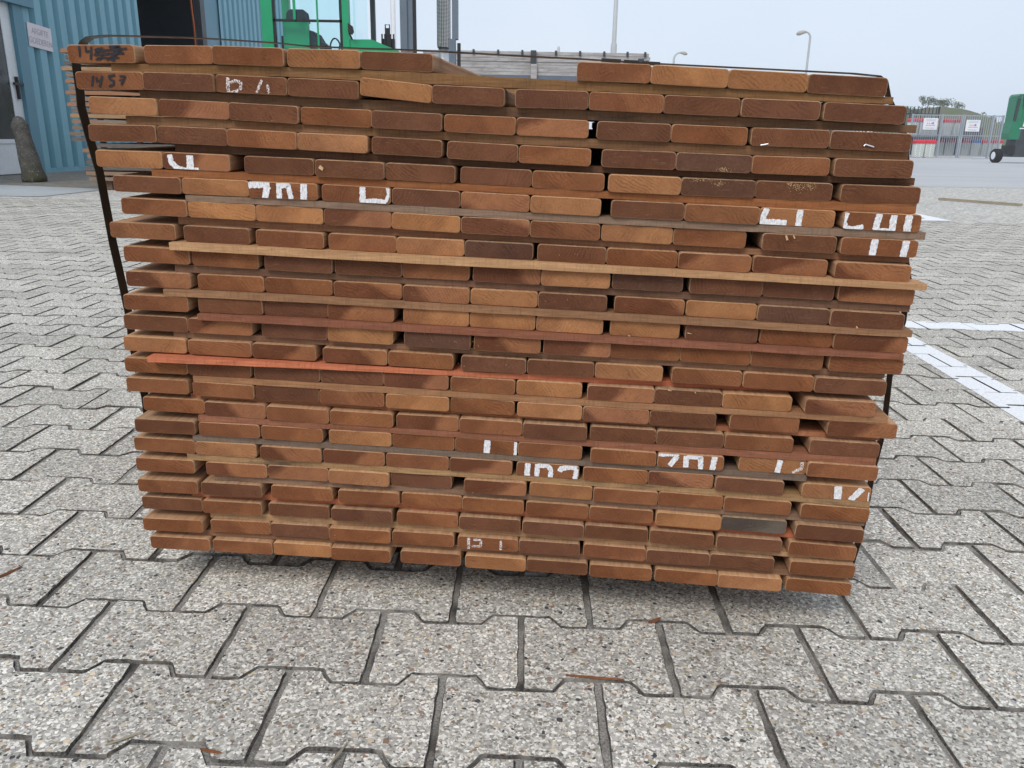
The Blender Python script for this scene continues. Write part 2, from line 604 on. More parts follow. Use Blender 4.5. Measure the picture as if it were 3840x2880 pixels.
# ------------------------------------------------------------------ the timber stack
# Each plank: across (mm), up (mm), width (mm), lean (deg), depth (mm) in the plane of the stack's front.
ROWS = [[[-519.3,94.5,87.6,0.35,0.0],[-420.7,94.5,87.8,-0.23,0.0],[-330.7,93.3,89.7,-1.35,0.0],[-236.9,91.4,90.5,-1.0,0.0],[-146.8,89.0,88.6,-2.02,0.0],[114.7,78.9,87.5,-1.58,0.0],[203.3,75.6,89.8,-2.58,0.0],[294.1,71.6,91.3,-2.47,0.0],[385.1,67.7,90.0,-2.37,0.0]],
 [[-513.6,63.4,88.7,0.3,0.0],[-422.6,62.8,91.3,-0.99,0.0],[-330.8,60.4,90.6,-1.88,0.0],[-239.9,57.3,89.1,-2.06,0.0],[-148.5,56.2,89.0,-5.41,0.0],[-59.4,51.0,88.7,-1.86,0.0],[41.9,48.2,88.2,-1.07,0.0],[131.2,45.9,88.8,-1.79,0.0],[220.8,43.3,89.7,-1.69,0.0],[312.0,40.6,91.3,-1.82,0.0],[408.5,37.3,93.5,-2.1,0.0]],
 [[-500.0,33.4,89.7,-1.2,0.0],[-408.5,30.9,91.5,-1.93,0.0],[-317.1,27.5,89.2,-2.37,0.0],[-225.6,24.0,89.8,-1.95,0.0],[-135.7,20.9,88.0,-1.98,0.0],[-45.1,17.9,87.8,-1.75,0.0],[43.8,15.4,88.2,-1.54,0.0],[142.3,12.8,89.2,-1.46,0.0],[232.4,10.5,90.2,-1.56,0.0],[327.3,8.3,91.5,-1.15,0.0],[420.2,6.0,93.4,-1.63,0.0]],
 [[-506.0,0.4,90.2,-0.22,0.0],[-413.8,-1.0,92.1,-1.51,0.0],[-321.4,-3.7,89.2,-1.92,0.0],[-231.4,-6.7,90.1,-1.83,0.0],[-136.6,-10.1,89.2,-2.13,0.0],[-41.5,-13.8,88.4,-2.28,0.0],[47.9,-17.0,88.5,-1.89,0.0],[150.0,-19.8,89.9,-1.22,0.0],[240.6,-21.9,90.4,-1.43,0.0],[331.6,-23.5,91.1,-0.74,0.0],[427.9,-24.7,90.9,-0.59,0.0]],
 [[-502.1,-31.6,89.4,-0.68,0.0],[-412.2,-33.2,88.7,-1.47,0.0],[-302.8,-35.9,91.2,-1.36,0.0],[-210.2,-38.4,88.9,-1.63,0.0],[-120.6,-41.1,88.8,-1.9,0.0],[-25.4,-44.1,89.6,-1.7,0.0],[65.3,-46.7,89.7,-1.6,0.0],[159.0,-49.2,88.4,-1.37,0.0],[248.4,-51.3,89.8,-1.29,0.0],[339.3,-53.1,90.7,-1.08,0.0],[441.3,-54.9,92.9,-0.92,0.0]],
 [[-481.5,-62.8,91.6,-1.03,0.0],[-390.1,-64.6,89.7,-1.22,0.0],[-299.1,-66.5,91.0,-1.15,0.0],[-203.5,-68.9,89.3,-1.63,0.0],[-113.7,-71.5,87.5,-1.75,0.0],[-25.4,-74.2,87.1,-1.86,0.0],[63.1,-77.0,88.0,-1.75,0.0],[164.6,-79.9,89.9,-1.52,0.0],[255.6,-82.4,90.6,-1.49,0.0],[346.6,-84.8,90.1,-1.55,0.0],[446.5,-87.1,91.4,-1.12,0.0]],
 [[-474.8,-91.4,88.9,-1.61,0.0],[-384.2,-94.2,90.6,-1.88,0.0],[-293.7,-96.8,89.2,-1.4,0.0],[-203.6,-99.3,88.7,-1.67,0.0],[-114.1,-102.2,88.7,-2.1,0.0],[-25.1,-105.0,87.5,-1.57,0.0],[63.5,-107.5,88.1,-1.61,0.0],[153.7,-110.2,89.0,-1.79,0.0],[243.7,-112.8,89.7,-1.56,0.0],[352.5,-115.6,89.8,-1.39,0.0],[448.3,-117.9,91.4,-1.36,0.0]],
 [[-496.2,-123.3,90.6,-1.21,0.0],[-394.9,-125.9,89.8,-1.61,0.0],[-295.4,-128.6,91.1,-1.56,0.0],[-199.4,-131.1,89.5,-1.43,0.0],[-109.6,-133.1,88.7,-1.13,0.0],[-20.4,-135.1,88.3,-1.4,0.0],[73.0,-137.6,87.5,-1.61,0.0],[161.9,-139.9,88.9,-1.41,0.0],[252.2,-142.2,90.1,-1.53,0.0],[346.1,-145.1,91.1,-2.02,0.0],[445.2,-148.1,91.7,-1.53,0.0]],
 [[-480.6,-154.9,91.6,-1.54,0.0],[-386.1,-157.8,90.6,-1.72,0.0],[-286.0,-160.7,91.5,-1.58,0.0],[-192.6,-163.1,89.6,-1.38,0.0],[-102.9,-165.0,88.4,-1.13,0.0],[-9.7,-166.9,88.3,-1.2,0.0],[79.4,-168.6,87.8,-1.07,0.0],[170.9,-170.3,89.6,-0.97,0.0],[269.2,-172.4,90.7,-1.39,0.0],[359.6,-174.7,88.0,-1.66,0.0],[454.9,-177.7,92.0,-1.94,0.0]],
 [[-482.6,-188.2,90.9,-0.89,0.0],[-381.9,-189.8,91.8,-0.91,0.0],[-288.8,-191.5,92.0,-1.21,0.0],[-194.7,-193.4,91.9,-1.05,0.0],[-102.6,-195.3,88.5,-1.39,0.0],[-12.9,-197.3,88.1,-1.25,0.0],[76.3,-199.3,89.0,-1.27,0.0],[175.4,-201.7,89.8,-1.41,0.0],[267.1,-204.1,89.3,-1.56,0.0],[356.9,-206.5,89.5,-1.59,0.0],[447.3,-209.0,90.6,-1.6,0.0]],
 [[-488.0,-219.5,91.4,-0.61,0.0],[-384.5,-220.8,89.7,-0.77,0.0],[-294.8,-222.2,88.9,-1.01,0.0],[-205.0,-224.0,89.9,-1.34,0.0],[-103.1,-226.2,87.9,-1.22,0.0],[-14.7,-228.2,86.8,-1.34,0.0],[73.9,-230.3,87.4,-1.33,0.0],[171.5,-232.5,89.6,-1.27,0.0],[269.8,-234.8,91.8,-1.32,0.0],[364.6,-237.1,91.0,-1.5,0.0],[456.2,-239.3,91.6,-1.25,0.0]],
 [[-494.4,-249.1,91.4,-0.97,0.0],[-402.5,-250.7,89.9,-1.0,0.0],[-298.7,-252.6,90.8,-1.1,0.0],[-206.6,-254.5,89.6,-1.29,0.0],[-101.4,-256.6,89.1,-1.5,-3.6],[-7.6,-258.6,88.6,-0.96,-4.0],[84.6,-260.6,88.4,-1.05,0.0],[174.0,-262.3,89.7,-0.97,0.0],[264.5,-264.1,90.3,-1.29,0.0],[355.9,-266.1,91.2,-1.33,0.0],[454.9,-268.1,92.0,-0.98,0.0]],
 [[-498.5,-279.5,90.3,-0.81,0.0],[-405.3,-280.8,89.9,-0.83,0.0],[-314.4,-282.3,89.5,-1.11,0.0],[-215.2,-284.2,89.4,-1.02,0.0],[-124.9,-286.1,89.0,-1.37,0.0],[-26.0,-288.2,87.7,-1.15,0.0],[64.1,-290.1,89.5,-1.26,0.0],[154.6,-292.1,89.4,-1.16,0.0],[256.5,-294.3,91.2,-1.29,0.0],[348.8,-296.4,90.4,-1.34,0.0],[439.9,-298.2,90.4,-1.03,0.0]],
 [[-501.3,-310.3,91.2,-0.7,0.0],[-409.6,-311.5,90.0,-0.79,0.0],[-313.7,-313.0,93.3,-1.06,0.0],[-221.7,-314.7,88.4,-1.03,0.0],[-132.3,-316.6,89.5,-1.34,0.0],[-40.6,-318.7,88.0,-1.42,0.0],[49.6,-320.6,88.3,-1.01,0.0],[145.6,-322.4,89.2,-0.98,0.0],[235.0,-324.1,88.8,-1.2,0.0],[324.7,-325.8,89.7,-1.02,0.0],[430.7,-327.5,90.0,-0.81,0.0]],
 [[-502.7,-339.7,91.2,-0.79,0.0],[-406.1,-341.6,88.6,-1.42,0.0],[-315.4,-343.5,90.7,-1.08,0.0],[-223.4,-345.2,91.0,-1.06,0.0],[-130.9,-346.9,88.0,-0.96,0.0],[-40.9,-348.7,88.0,-1.35,0.0],[51.1,-350.7,88.0,-1.17,0.0],[140.7,-352.4,89.0,-0.97,0.0],[229.9,-353.8,88.1,-0.74,0.0],[337.6,-355.6,90.5,-1.16,0.0],[463.8,-357.7,89.3,-0.65,0.0]],
 [[-484.3,-369.1,90.8,-1.02,0.0],[-392.7,-370.9,89.2,-1.14,0.0],[-301.5,-372.9,89.2,-1.45,0.0],[-210.6,-374.7,89.7,-0.97,0.0],[-117.3,-376.2,87.8,-0.71,0.0],[-29.0,-377.5,87.1,-1.04,0.0],[59.2,-379.1,87.9,-1.01,0.0],[151.8,-380.7,89.3,-1.0,0.0],[241.9,-382.2,89.5,-0.87,0.0],[333.2,-383.7,90.1,-0.97,0.0],[445.3,-386.0,90.6,-1.35,0.0]],
 [[-499.3,-401.1,90.6,-0.3,0.0],[-403.9,-401.7,89.0,-0.43,0.0],[-312.4,-402.8,89.0,-1.01,0.0],[-214.0,-404.3,89.4,-0.7,0.0],[-124.2,-405.8,87.9,-1.12,0.0],[-35.3,-407.6,87.6,-1.34,0.0],[53.4,-409.6,88.4,-1.23,0.0],[154.0,-411.7,89.3,-1.16,0.0],[244.8,-413.4,88.8,-0.88,0.0],[355.0,-415.3,89.3,-1.04,0.0],[445.3,-416.6,92.4,-1.36,-3.2]],
 [[-505.0,-431.4,92.1,-0.8,0.0],[-412.5,-432.5,90.7,-0.51,0.0],[-315.7,-433.4,89.4,-0.57,0.0],[-224.4,-434.7,88.3,-1.0,0.0],[-133.1,-436.2,89.1,-0.9,0.0],[-42.8,-437.7,88.4,-1.09,0.0],[51.1,-439.5,87.3,-1.16,0.0],[144.6,-441.4,88.7,-1.11,0.0],[234.1,-443.3,88.7,-1.17,0.0],[326.8,-445.5,91.6,-1.48,0.0],[443.4,-449.7,90.7,-1.32,0.0]],
 [[-507.1,-462.8,89.0,-0.21,0.0],[-399.4,-463.4,90.8,-0.39,0.0],[-308.1,-464.0,89.3,-0.29,0.0],[-218.4,-465.1,88.1,-1.12,0.0],[-129.0,-466.4,87.9,-0.74,0.0],[-22.2,-468.0,88.1,-0.84,0.0],[70.4,-469.8,87.9,-1.49,0.0],[160.4,-471.8,89.3,-1.1,0.0],[250.3,-473.9,88.9,-1.44,0.0],[341.1,-476.4,90.4,-1.62,0.0],[445.4,-480.6,91.3,-1.77,0.0]],
 [[-506.1,-495.1,92.0,0.44,0.0],[-409.1,-494.8,91.3,-0.07,0.0],[-304.5,-495.3,91.2,-0.49,0.0],[-205.3,-495.9,89.2,-0.22,0.0],[-114.0,-496.8,87.6,-0.88,0.0],[-25.4,-498.2,88.1,-0.9,0.0],[66.1,-499.9,88.6,-1.27,0.0],[156.2,-501.9,89.4,-1.28,0.0],[249.7,-504.3,90.2,-1.61,0.0],[339.8,-506.7,89.3,-1.47,0.0],[441.3,-510.1,92.2,-2.25,0.0]],
 [[-505.7,-525.8,93.4,0.12,0.0],[-412.3,-525.6,91.0,0.26,0.0],[-312.2,-525.7,91.2,-0.43,0.0],[-217.3,-526.1,90.1,-0.1,0.0],[-120.7,-526.7,89.6,-0.6,0.0],[-29.7,-527.6,88.5,-0.49,0.0],[61.3,-529.0,87.8,-1.17,0.0],[151.0,-530.9,89.4,-1.31,0.0],[242.5,-533.3,89.6,-1.77,0.0],[336.1,-536.1,90.2,-1.68,0.0],[436.8,-539.8,92.6,-2.4,0.0]],
 [[-506.4,-559.4,93.0,0.6,0.0],[-403.9,-558.4,92.1,0.52,0.0],[-312.6,-558.0,88.8,-0.04,0.0],[-221.5,-558.2,91.7,-0.14,0.0],[-127.6,-558.7,91.3,-0.57,0.0],[-32.1,-559.6,88.1,-0.45,0.0],[56.7,-560.4,87.8,-0.42,0.0],[150.1,-562.0,88.8,-1.55,0.0],[239.7,-563.9,89.1,-0.94,0.0],[329.3,-565.7,89.3,-1.41,0.0],[439.8,-568.0,89.2,-0.99,0.0]],
 [[-498.8,-589.6,93.1,0.22,0.0],[-401.8,-589.3,91.8,0.02,0.0],[-310.3,-589.2,88.7,0.09,0.0],[-220.9,-589.2,89.2,0.02,0.0],[-116.7,-589.4,89.5,-0.26,0.0],[-20.8,-590.2,88.7,-0.72,0.0],[68.9,-591.2,88.4,-0.61,0.0],[160.3,-592.5,88.9,-0.91,0.0],[254.0,-594.6,89.2,-1.76,0.0],[343.3,-596.7,88.8,-0.9,0.0],[439.9,-599.2,90.7,-1.86,0.0]]]
MARKS = [[1,1,"k",3.3,[-26.6,8.7,-27.5,-4.0]],
 [1,1,"k",3.0,[-18.6,8.7,-18.2,2.0,-11.1,3.4]],
 [1,1,"k",3.3,[-11.1,8.0,-13.6,-7.3]],
 [1,1,"k",2.4,[4.5,6.7,-6.4,4.7,-5.6,0.1,3.3,-0.6,-0.6,-6.6,-7.4,-6.6]],
 [1,1,"k",6.1,[12.4,9.4,24.4,8.7,13.4,-8.6]],
 [1,1,"k",2.7,[-5.2,2.7,35.2,6.1]],
 [1,1,"k",3.0,[-8.9,-1.3,30.7,0.8]],
 [1,1,"k",2.1,[-4.9,-4.6,23.9,-4.6]],
 [1,1,"k",2.4,[6.8,-7.3,28.1,3.4]],
 [2,1,"k",3.1,[-20.1,5.5,-23.8,-7.2]],
 [2,1,"k",2.8,[-16.0,4.2,-16.3,-1.2,-9.5,0.8]],
 [2,1,"k",3.1,[-8.2,5.6,-13.7,-8.1]],
 [2,1,"k",3.1,[9.0,6.4,0.7,5.2,1.6,0.9,6.0,-0.4,5.3,-4.5,-1.2,-7.3]],
 [2,1,"k",2.8,[14.4,5.0,22.0,5.1,15.1,-5.2]],
 [2,1,"k",2.1,[12.9,0.3,21.4,1.0]],
 [2,3,"c",4.4,[-29.3,7.4,-29.4,-10.3]],
 [2,3,"c",3.6,[-26.8,0.6,-19.9,4.2,-11.9,1.9,-13.1,-4.9,-20.8,-9.3,-27.5,-10.3]],
 [2,3,"c",3.3,[14.4,6.4,6.9,-8.7]],
 [2,3,"c",3.3,[21.2,1.3,22.6,-10.7]],
 [5,2,"w",7.1,[-34.7,7.7,-33.3,-1.5,-25.5,-9.1,-14.9,-11.5,3.0,-10.2]],
 [5,2,"w",9.6,[-7.6,7.9,-8.3,-10.5]],
 [6,3,"w",7.7,[-44.5,5.3,-29.4,6.4,-16.4,6.9]],
 [6,3,"w",8.6,[-19.5,4.9,-23.6,-10.8]],
 [6,3,"w",7.0,[-4.5,9.4,-4.1,-10.9]],
 [6,3,"w",6.7,[-3.2,6.0,8.0,7.5,11.2,-10.2]],
 [6,3,"w",8.9,[28.4,10.2,27.7,-9.8]],
 [6,4,"w",7.8,[8.9,10.4,8.6,-10.3]],
 [6,4,"w",6.0,[6.0,-9.0,23.4,-6.7,39.1,-7.6]],
 [6,4,"w",4.2,[40.7,10.0,42.6,1.5,38.4,-7.6]],
 [6,10,"w",7.2,[-37.2,9.9,-42.6,-6.5]],
 [6,10,"w",8.4,[-45.2,-7.8,-28.5,-7.2,-11.8,-7.4]],
 [6,10,"w",7.5,[2.6,9.8,2.4,-10.6]],
 [6,11,"w",5.5,[-41.8,9.5,-44.8,-0.0,-42.2,-9.0]],
 [6,11,"w",5.7,[-42.2,-9.0,-32.6,-9.3,-21.0,-6.2]],
 [6,11,"w",7.7,[-4.3,9.8,-6.5,-9.5]],
 [6,11,"w",3.3,[-9.1,-10.2,4.4,-8.7,14.0,-9.1]],
 [6,11,"w",7.7,[12.8,8.9,13.2,-10.7]],
 [6,11,"w",8.5,[30.7,9.7,30.4,-10.9]],
 [7,11,"w",8.3,[-6.6,9.9,-7.1,-11.1]],
 [7,11,"w",8.3,[30.8,10.1,29.6,-10.9]],
 [17,6,"w",9.1,[1.8,9.6,0.8,-11.0]],
 [17,6,"w",4.2,[40.8,10.0,40.9,-10.3]],
 [18,7,"w",8.1,[-27.9,9.2,-28.7,-11.4]],
 [18,7,"w",7.1,[-14.4,8.8,-15.1,-11.4]],
 [18,7,"w",6.8,[-14.3,6.3,-0.1,7.7,4.7,1.1,4.0,-11.0]],
 [18,7,"w",7.4,[16.4,-0.1,18.5,4.8,28.8,7.3,40.9,7.0]],
 [18,7,"w",6.5,[40.2,5.6,38.2,-10.4]],
 [17,9,"w",5.3,[-44.9,7.4,-31.9,8.6,-16.1,9.7]],
 [17,9,"w",7.2,[-18.5,7.3,-27.6,-7.6]],
 [17,9,"w",7.5,[-6.7,8.7,-5.6,-8.4]],
 [17,9,"w",6.9,[-5.3,7.1,12.9,8.3,14.2,-10.1]],
 [17,9,"w",7.8,[31.3,9.9,29.9,-9.8]],
 [17,10,"w",7.4,[9.4,9.2,7.0,-9.4]],
 [17,10,"c",4.6,[38.2,8.3,38.3,-1.1,26.7,-7.6]],
 [18,11,"w",9.8,[1.2,9.7,2.9,-10.4]],
 [18,11,"w",8.6,[33.4,8.6,19.0,-10.6]],
 [18,11,"w",1.5,[42.1,3.8,42.9,-9.7]],
 [22,6,"c",4.1,[-27.5,8.9,-28.2,-10.6]],
 [22,6,"c",3.7,[-20.7,6.2,-9.7,5.9,-10.5,-4.0,-23.2,-4.6]],
 [22,6,"c",3.7,[18.9,7.6,19.1,-7.8]],
 [3,11,"s",1.3,[-7.2,-5.6,-5.7,-3.6,4.4,-6.1]],
 [3,10,"s",1.4,[-33.9,-9.5,-25.1,-7.6]],
 [5,4,"f",6.6,[-38.9,1.5,-33.6,-1.1]],
 [11,9,"f",1.8,[-42.6,-0.9,-36.9,-1.5]],
 [11,8,"f",2.1,[-21.1,-9.2,-17.3,-9.3]],
 [14,9,"f",2.4,[-28.2,10.0,-23.1,9.2]],
 [14,9,"f",1.8,[7.2,9.6,9.2,7.8]],
 [7,10,"f",3.6,[-17.7,8.9,-14.8,3.4]],
 [7,10,"f",2.5,[-8.7,9.4,-6.3,5.8]],
 [10,11,"f",2.6,[-12.6,-8.6,-10.4,-10.6]]]
STRIPS = [[-511, 440], [-483, 475], [-503, 468], [-445, 483], [-474, 486], [-431, 501], [-450, 491], [-456, 509], [-460, 500], [-475, 504], [-429, 497], [-474, 484], [-503, 384], [-449, 494], [-461, 492], [-448, 488], [-460, 402], [-473, 490], [-436, 489], [-477, 493], [-451, 485], [-489, 477]]
# d = dark heartwood, D = near black-brown, m = mid brown, l = light tan, t = two-tone, s = striped, b = bark grey
TONES = ["mmmldmlld", "mdddlddmddd", "ltdmdmtdmdd", "ddmlddmdDmd", "ltdddemlDdd", "dlmmdtldslm", "mlltltmlmdm", "sdmmlDdmttt",
         "mmddmtlDddt", "tmmttldtlDd", "mddtlllldmt", "dtdlDttmmmm", "lmttmddlmmd", "mdddtmltdlt", "mmdmlmltdmt", "mtmmtmdddmd",
         "dmmlmmmmmlm", "mlttmtmmtdl", "mttldtlmmmm", "mdmmmmmmlbd", "dmddmdddddm", "mmdmmmdmddm", "mmlmmldmmlm"]
TONE_COL = {'d': (0.160, 0.067, 0.036), 'D': (0.126, 0.060, 0.037), 'm': (0.232, 0.091, 0.040), 'l': (0.360, 0.162, 0.070),
            't': (0.240, 0.096, 0.046), 's': (0.238, 0.099, 0.045), 'e': (0.188, 0.077, 0.041), 'b': (0.105, 0.082, 0.066)}
TONE_MIX = {'d': 0.12, 'D': 0.06, 'm': 0.35, 'l': 0.30, 't': 1.0, 's': 0.25, 'e': 0.15, 'b': 0.5}
P0 = Vector((0.0, 1.0259, 0.6664))
EU = Vector((0.99628, -0.08615, 0.0))
EV = Vector((-0.00185, -0.02139, 0.99977))
EM = Vector((0.08613, 0.99605, 0.02147))
EM = EU.cross(EV) * -1 if EU.cross(EV).y < 0 else EU.cross(EV)
PLANK_T, PLANK_LEN = 21.0, 2.05

def wood_material():
    m = Mat("planed_hardwood", 0.72, 0.08)
    tc = m.N('TexCoord')
    oi = m.N('ObjectInfo')
    rand = oi.outputs['Random']
    off = m.N('CombineXYZ', {0: m.math('MULTIPLY', rand, 13.7), 1: m.math('MULTIPLY', rand, 7.1), 2: m.math('MULTIPLY', rand, 29.3)}).outputs[0]
    obj = tc.outputs['Object']
    # end grain lives in the x-z plane: turn it to a random angle
    r2 = m.math('FRACT', m.math('MULTIPLY', rand, 57.31))
    r3 = m.math('FRACT', m.math('MULTIPLY', rand, 313.7))
    half = m.math('SUBTRACT', r2, 0.5)
    ang = m.math('MULTIPLY', m.math('SIGN', half), m.rng(m.math('ABSOLUTE', half), 0, 0.5, 0.4, 1.3))
    vr = m.N('VectorRotate', {'Axis': (0, 1, 0)})
    m.set(vr.inputs['Vector'], obj)
    m.set(vr.inputs['Angle'], ang)
    rot = vr.outputs[0]
    flat = m.vmath('MULTIPLY', rot, (1, 0, 1))
    seed = m.vmath('ADD', flat, off)
    warp = m.noise(seed, 28, 2, 0.5)
    x = m.math('ADD', m.N('SeparateXYZ', {0: rot}).outputs[0], m.math('MULTIPLY', m.math('SUBTRACT', warp, 0.5), 0.022))
    # heartwood / sapwood boundary
    pos = m.rng(r3, 0, 1, -0.022, 0.022)
    tt = m.rng(m.math('ADD', m.math('SUBTRACT', x, pos), m.math('MULTIPLY', m.math('SUBTRACT', m.noise(seed, 330, 3), 0.5), 0.006)), -0.005, 0.005)
    base = oi.outputs['Color']
    dark = m.mix(1.0, base, (0.66, 0.63, 0.68, 1), 'MULTIPLY')
    light = m.mix(1.0, base, (1.36, 1.46, 1.45, 1), 'MULTIPLY')
    two = m.mix(tt, dark, light)
    col = m.mix(oi.outputs['Alpha'], base, two)
    # growth rings, pores, saw scuffs
    ring = m.math('SINE', m.math('ADD', m.math('MULTIPLY', x, 1500.0), m.math('MULTIPLY', m.noise(seed, 60, 2), 9.0)))
    ringm = m.math('MULTIPLY', m.rng(ring, 0.0, 1.0), m.rng(m.noise(seed, 45, 2), 0.42, 0.65))
    col = m.mix(m.math('MULTIPLY', ringm, m.rng(r2, 0, 1, 0.3, 0.85)), col, m.mix(1.0, col, (0.6, 0.56, 0.56, 1), 'MULTIPLY'))
    streak = m.noise(m.map(seed, (260, 1, 900)), 1.0, 3, 0.6)
    col = m.mix(m.rng(streak, 0.35, 0.68, 0, 0.6), col, m.mix(1.0, col, (0.62, 0.6, 0.6, 1), 'MULTIPLY'))
    big = m.noise(seed, 19, 3, 0.5)
    col = m.mix(m.rng(big, 0.35, 0.65, 0.45, 0), col, m.mix(1.0, col, (0.62, 0.58, 0.6, 1), 'MULTIPLY'))
    blot = m.noise(seed, 55, 4, 0.6)
    col = m.mix(m.rng(blot, 0.40, 0.70, 0, 0.40), col, m.mix(1.0, col, (1.38, 1.34, 1.25, 1), 'MULTIPLY'))
    speck = m.noise(seed, 900, 2, 0.6)
    col = m.mix(m.rng(speck, 0.55, 0.75, 0, 0.25), col, m.mix(1.0, col, (1.5, 1.45, 1.35, 1), 'MULTIPLY'))
    chk = m.noise(m.map(seed, (700, 1, 70)), 1.0, 2, 0.5)
    line = m.math('LESS_THAN', m.math('ABSOLUTE', m.math('SUBTRACT', chk, 0.5)), 0.012)
    where = m.rng(m.noise(seed, 38, 2), 0.60, 0.68)
    col = m.mix(m.math('MULTIPLY', m.math('MULTIPLY', line, where), 0.75), col, (0.03, 0.018, 0.014, 1))
    scr = m.noise(m.map(m.vmath('ADD', obj, off), (60, 1, 1500), (0, 0.7, 0)), 1.0, 2, 0.6)
    col = m.mix(m.rng(scr, 0.66, 0.74, 0, 0.35), col, (0.45, 0.30, 0.2, 1))
    # long grain on faces and edges, fresh and paler
    lg = m.noise(m.map(m.vmath('ADD', obj, off), (220, 5, 220)), 1.0, 4, 0.6)
    side = m.mix(m.rng(lg, 0.3, 0.7), m.mix(0.5, m.mix(1.0, base, (1.2, 1.25, 1.2, 1), 'MULTIPLY'), (0.36, 0.22, 0.125, 1)), m.mix(0.65, m.mix(1.0, base, (1.8, 1.9, 1.7, 1), 'MULTIPLY'), (0.56, 0.39, 0.24, 1)))
    ny = m.math('ABSOLUTE', m.N('SeparateXYZ', {0: tc.outputs['Normal']}).outputs[1])
    arris = m.math('MULTIPLY', m.rng(ny, 0.15, 0.5), m.rng(ny, 0.97, 0.8))
    body = m.mix(m.rng(ny, 0.5, 0.95), side, col)
    m.color(m.mix(m.math('MULTIPLY', arris, m.rng(m.noise(m.vmath('ADD', obj, off), 30, 2), 0.42, 0.68, 0.0, 0.6)), body, (0.48, 0.31, 0.18, 1)))
    m.bump(m.math('ADD', m.math('MULTIPLY', streak, 0.6), m.math('MULTIPLY', speck, 0.5)), 0.22, 0.0008)
    return m.mat
M_WOOD = wood_material()

def strip_material():
    m = Mat("sawn_strip", 0.85, 0.15)
    tc = m.N('TexCoord')
    oi = m.N('ObjectInfo')
    off = m.N('CombineXYZ', {0: m.math('MULTIPLY', oi.outputs['Random'], 17.0), 2: m.math('MULTIPLY', oi.outputs['Random'], 5.0)}).outputs[0]
    p = m.vmath('ADD', tc.outputs['Object'], off)
    saw = m.noise(m.map(p, (420, 60, 45)), 1.0, 3, 0.65)
    grain = m.noise(m.map(p, (16, 300, 420)), 1.0, 4, 0.6)
    dirt = m.noise(m.map(p, (9, 9, 40)), 1.0, 5, 0.65)
    base = oi.outputs['Color']
    c = m.mix(m.rng(grain, 0.3, 0.7), m.mix(1.0, base, (0.72, 0.7, 0.68, 1), 'MULTIPLY'), m.mix(1.0, base, (1.2, 1.2, 1.18, 1), 'MULTIPLY'))
    c = m.mix(m.rng(saw, 0.5, 0.72, 0, 0.55), c, m.mix(1.0, base, (0.45, 0.42, 0.4, 1), 'MULTIPLY'))
    lng = m.noise(m.map(p, (5, 30, 60)), 1.0, 4, 0.6)
    c = m.mix(m.rng(lng, 0.35, 0.65, 0.55, 0), c, m.mix(1.0, base, (0.62, 0.55, 0.52, 1), 'MULTIPLY'))
    c = m.mix(m.math('MULTIPLY', m.rng(dirt, 0.52, 0.68), oi.outputs['Alpha']), c, (0.045, 0.04, 0.04, 1))
    m.color(c)
    m.bump(m.math('ADD', saw, grain), 0.5, 0.001)
    return m.mat
M_STRIP = strip_material()

def white_paint():
    m = Mat("brushed_white_paint", 0.55, 0.3)
    p = m.N('TexCoord').outputs['Object']
    a = m.noise(m.map(p, (700, 1, 160)), 1.0, 4, 0.7)
    b = m.noise(p, 300, 3, 0.6)
    k = m.math('ADD', m.math('MULTIPLY', a, 0.65), m.math('MULTIPLY', b, 0.35))
    m.color(m.mix(m.rng(k, 0.40, 0.60), (0.87, 0.88, 0.89, 1), (0.55, 0.52, 0.52, 1)))
    tr = m.N('BsdfTransparent')
    mx = m.N('MixShader', {0: m.rng(k, 0.68, 0.60)})
    m.nt.links.new(tr.outputs[0], mx.inputs[1])
    m.nt.links.new(m.b.outputs[0], mx.inputs[2])
    m.nt.links.new(mx.outputs[0], m.out.inputs[0])
    return m.mat
def chalk():
    m = Mat("chalk", 0.9, 0.1)
    p = m.N('TexCoord').outputs['Object']
    a = m.noise(p, 620, 4, 0.7)
    m.color((0.75, 0.68, 0.64, 1))
    tr = m.N('BsdfTransparent')
    mx = m.N('MixShader', {0: m.rng(a, 0.42, 0.55)})
    m.nt.links.new(tr.outputs[0], mx.inputs[1])
    m.nt.links.new(m.b.outputs[0], mx.inputs[2])
    m.nt.links.new(mx.outputs[0], m.out.inputs[0])
    return m.mat
M_WPAINT, M_CHALK = white_paint(), chalk()
M_INK = plain("marker_ink", (0.022, 0.02, 0.024, 1), 0.5, 0.3, var=0.3, scale=200)
M_STAPLE = plain("staple_steel", (0.75, 0.76, 0.78, 1), 0.3, 0.5, 0.6)
M_CHIP = plain("wood_chip", (0.55, 0.38, 0.2, 1), 0.8, 0.1, var=0.2, scale=300)

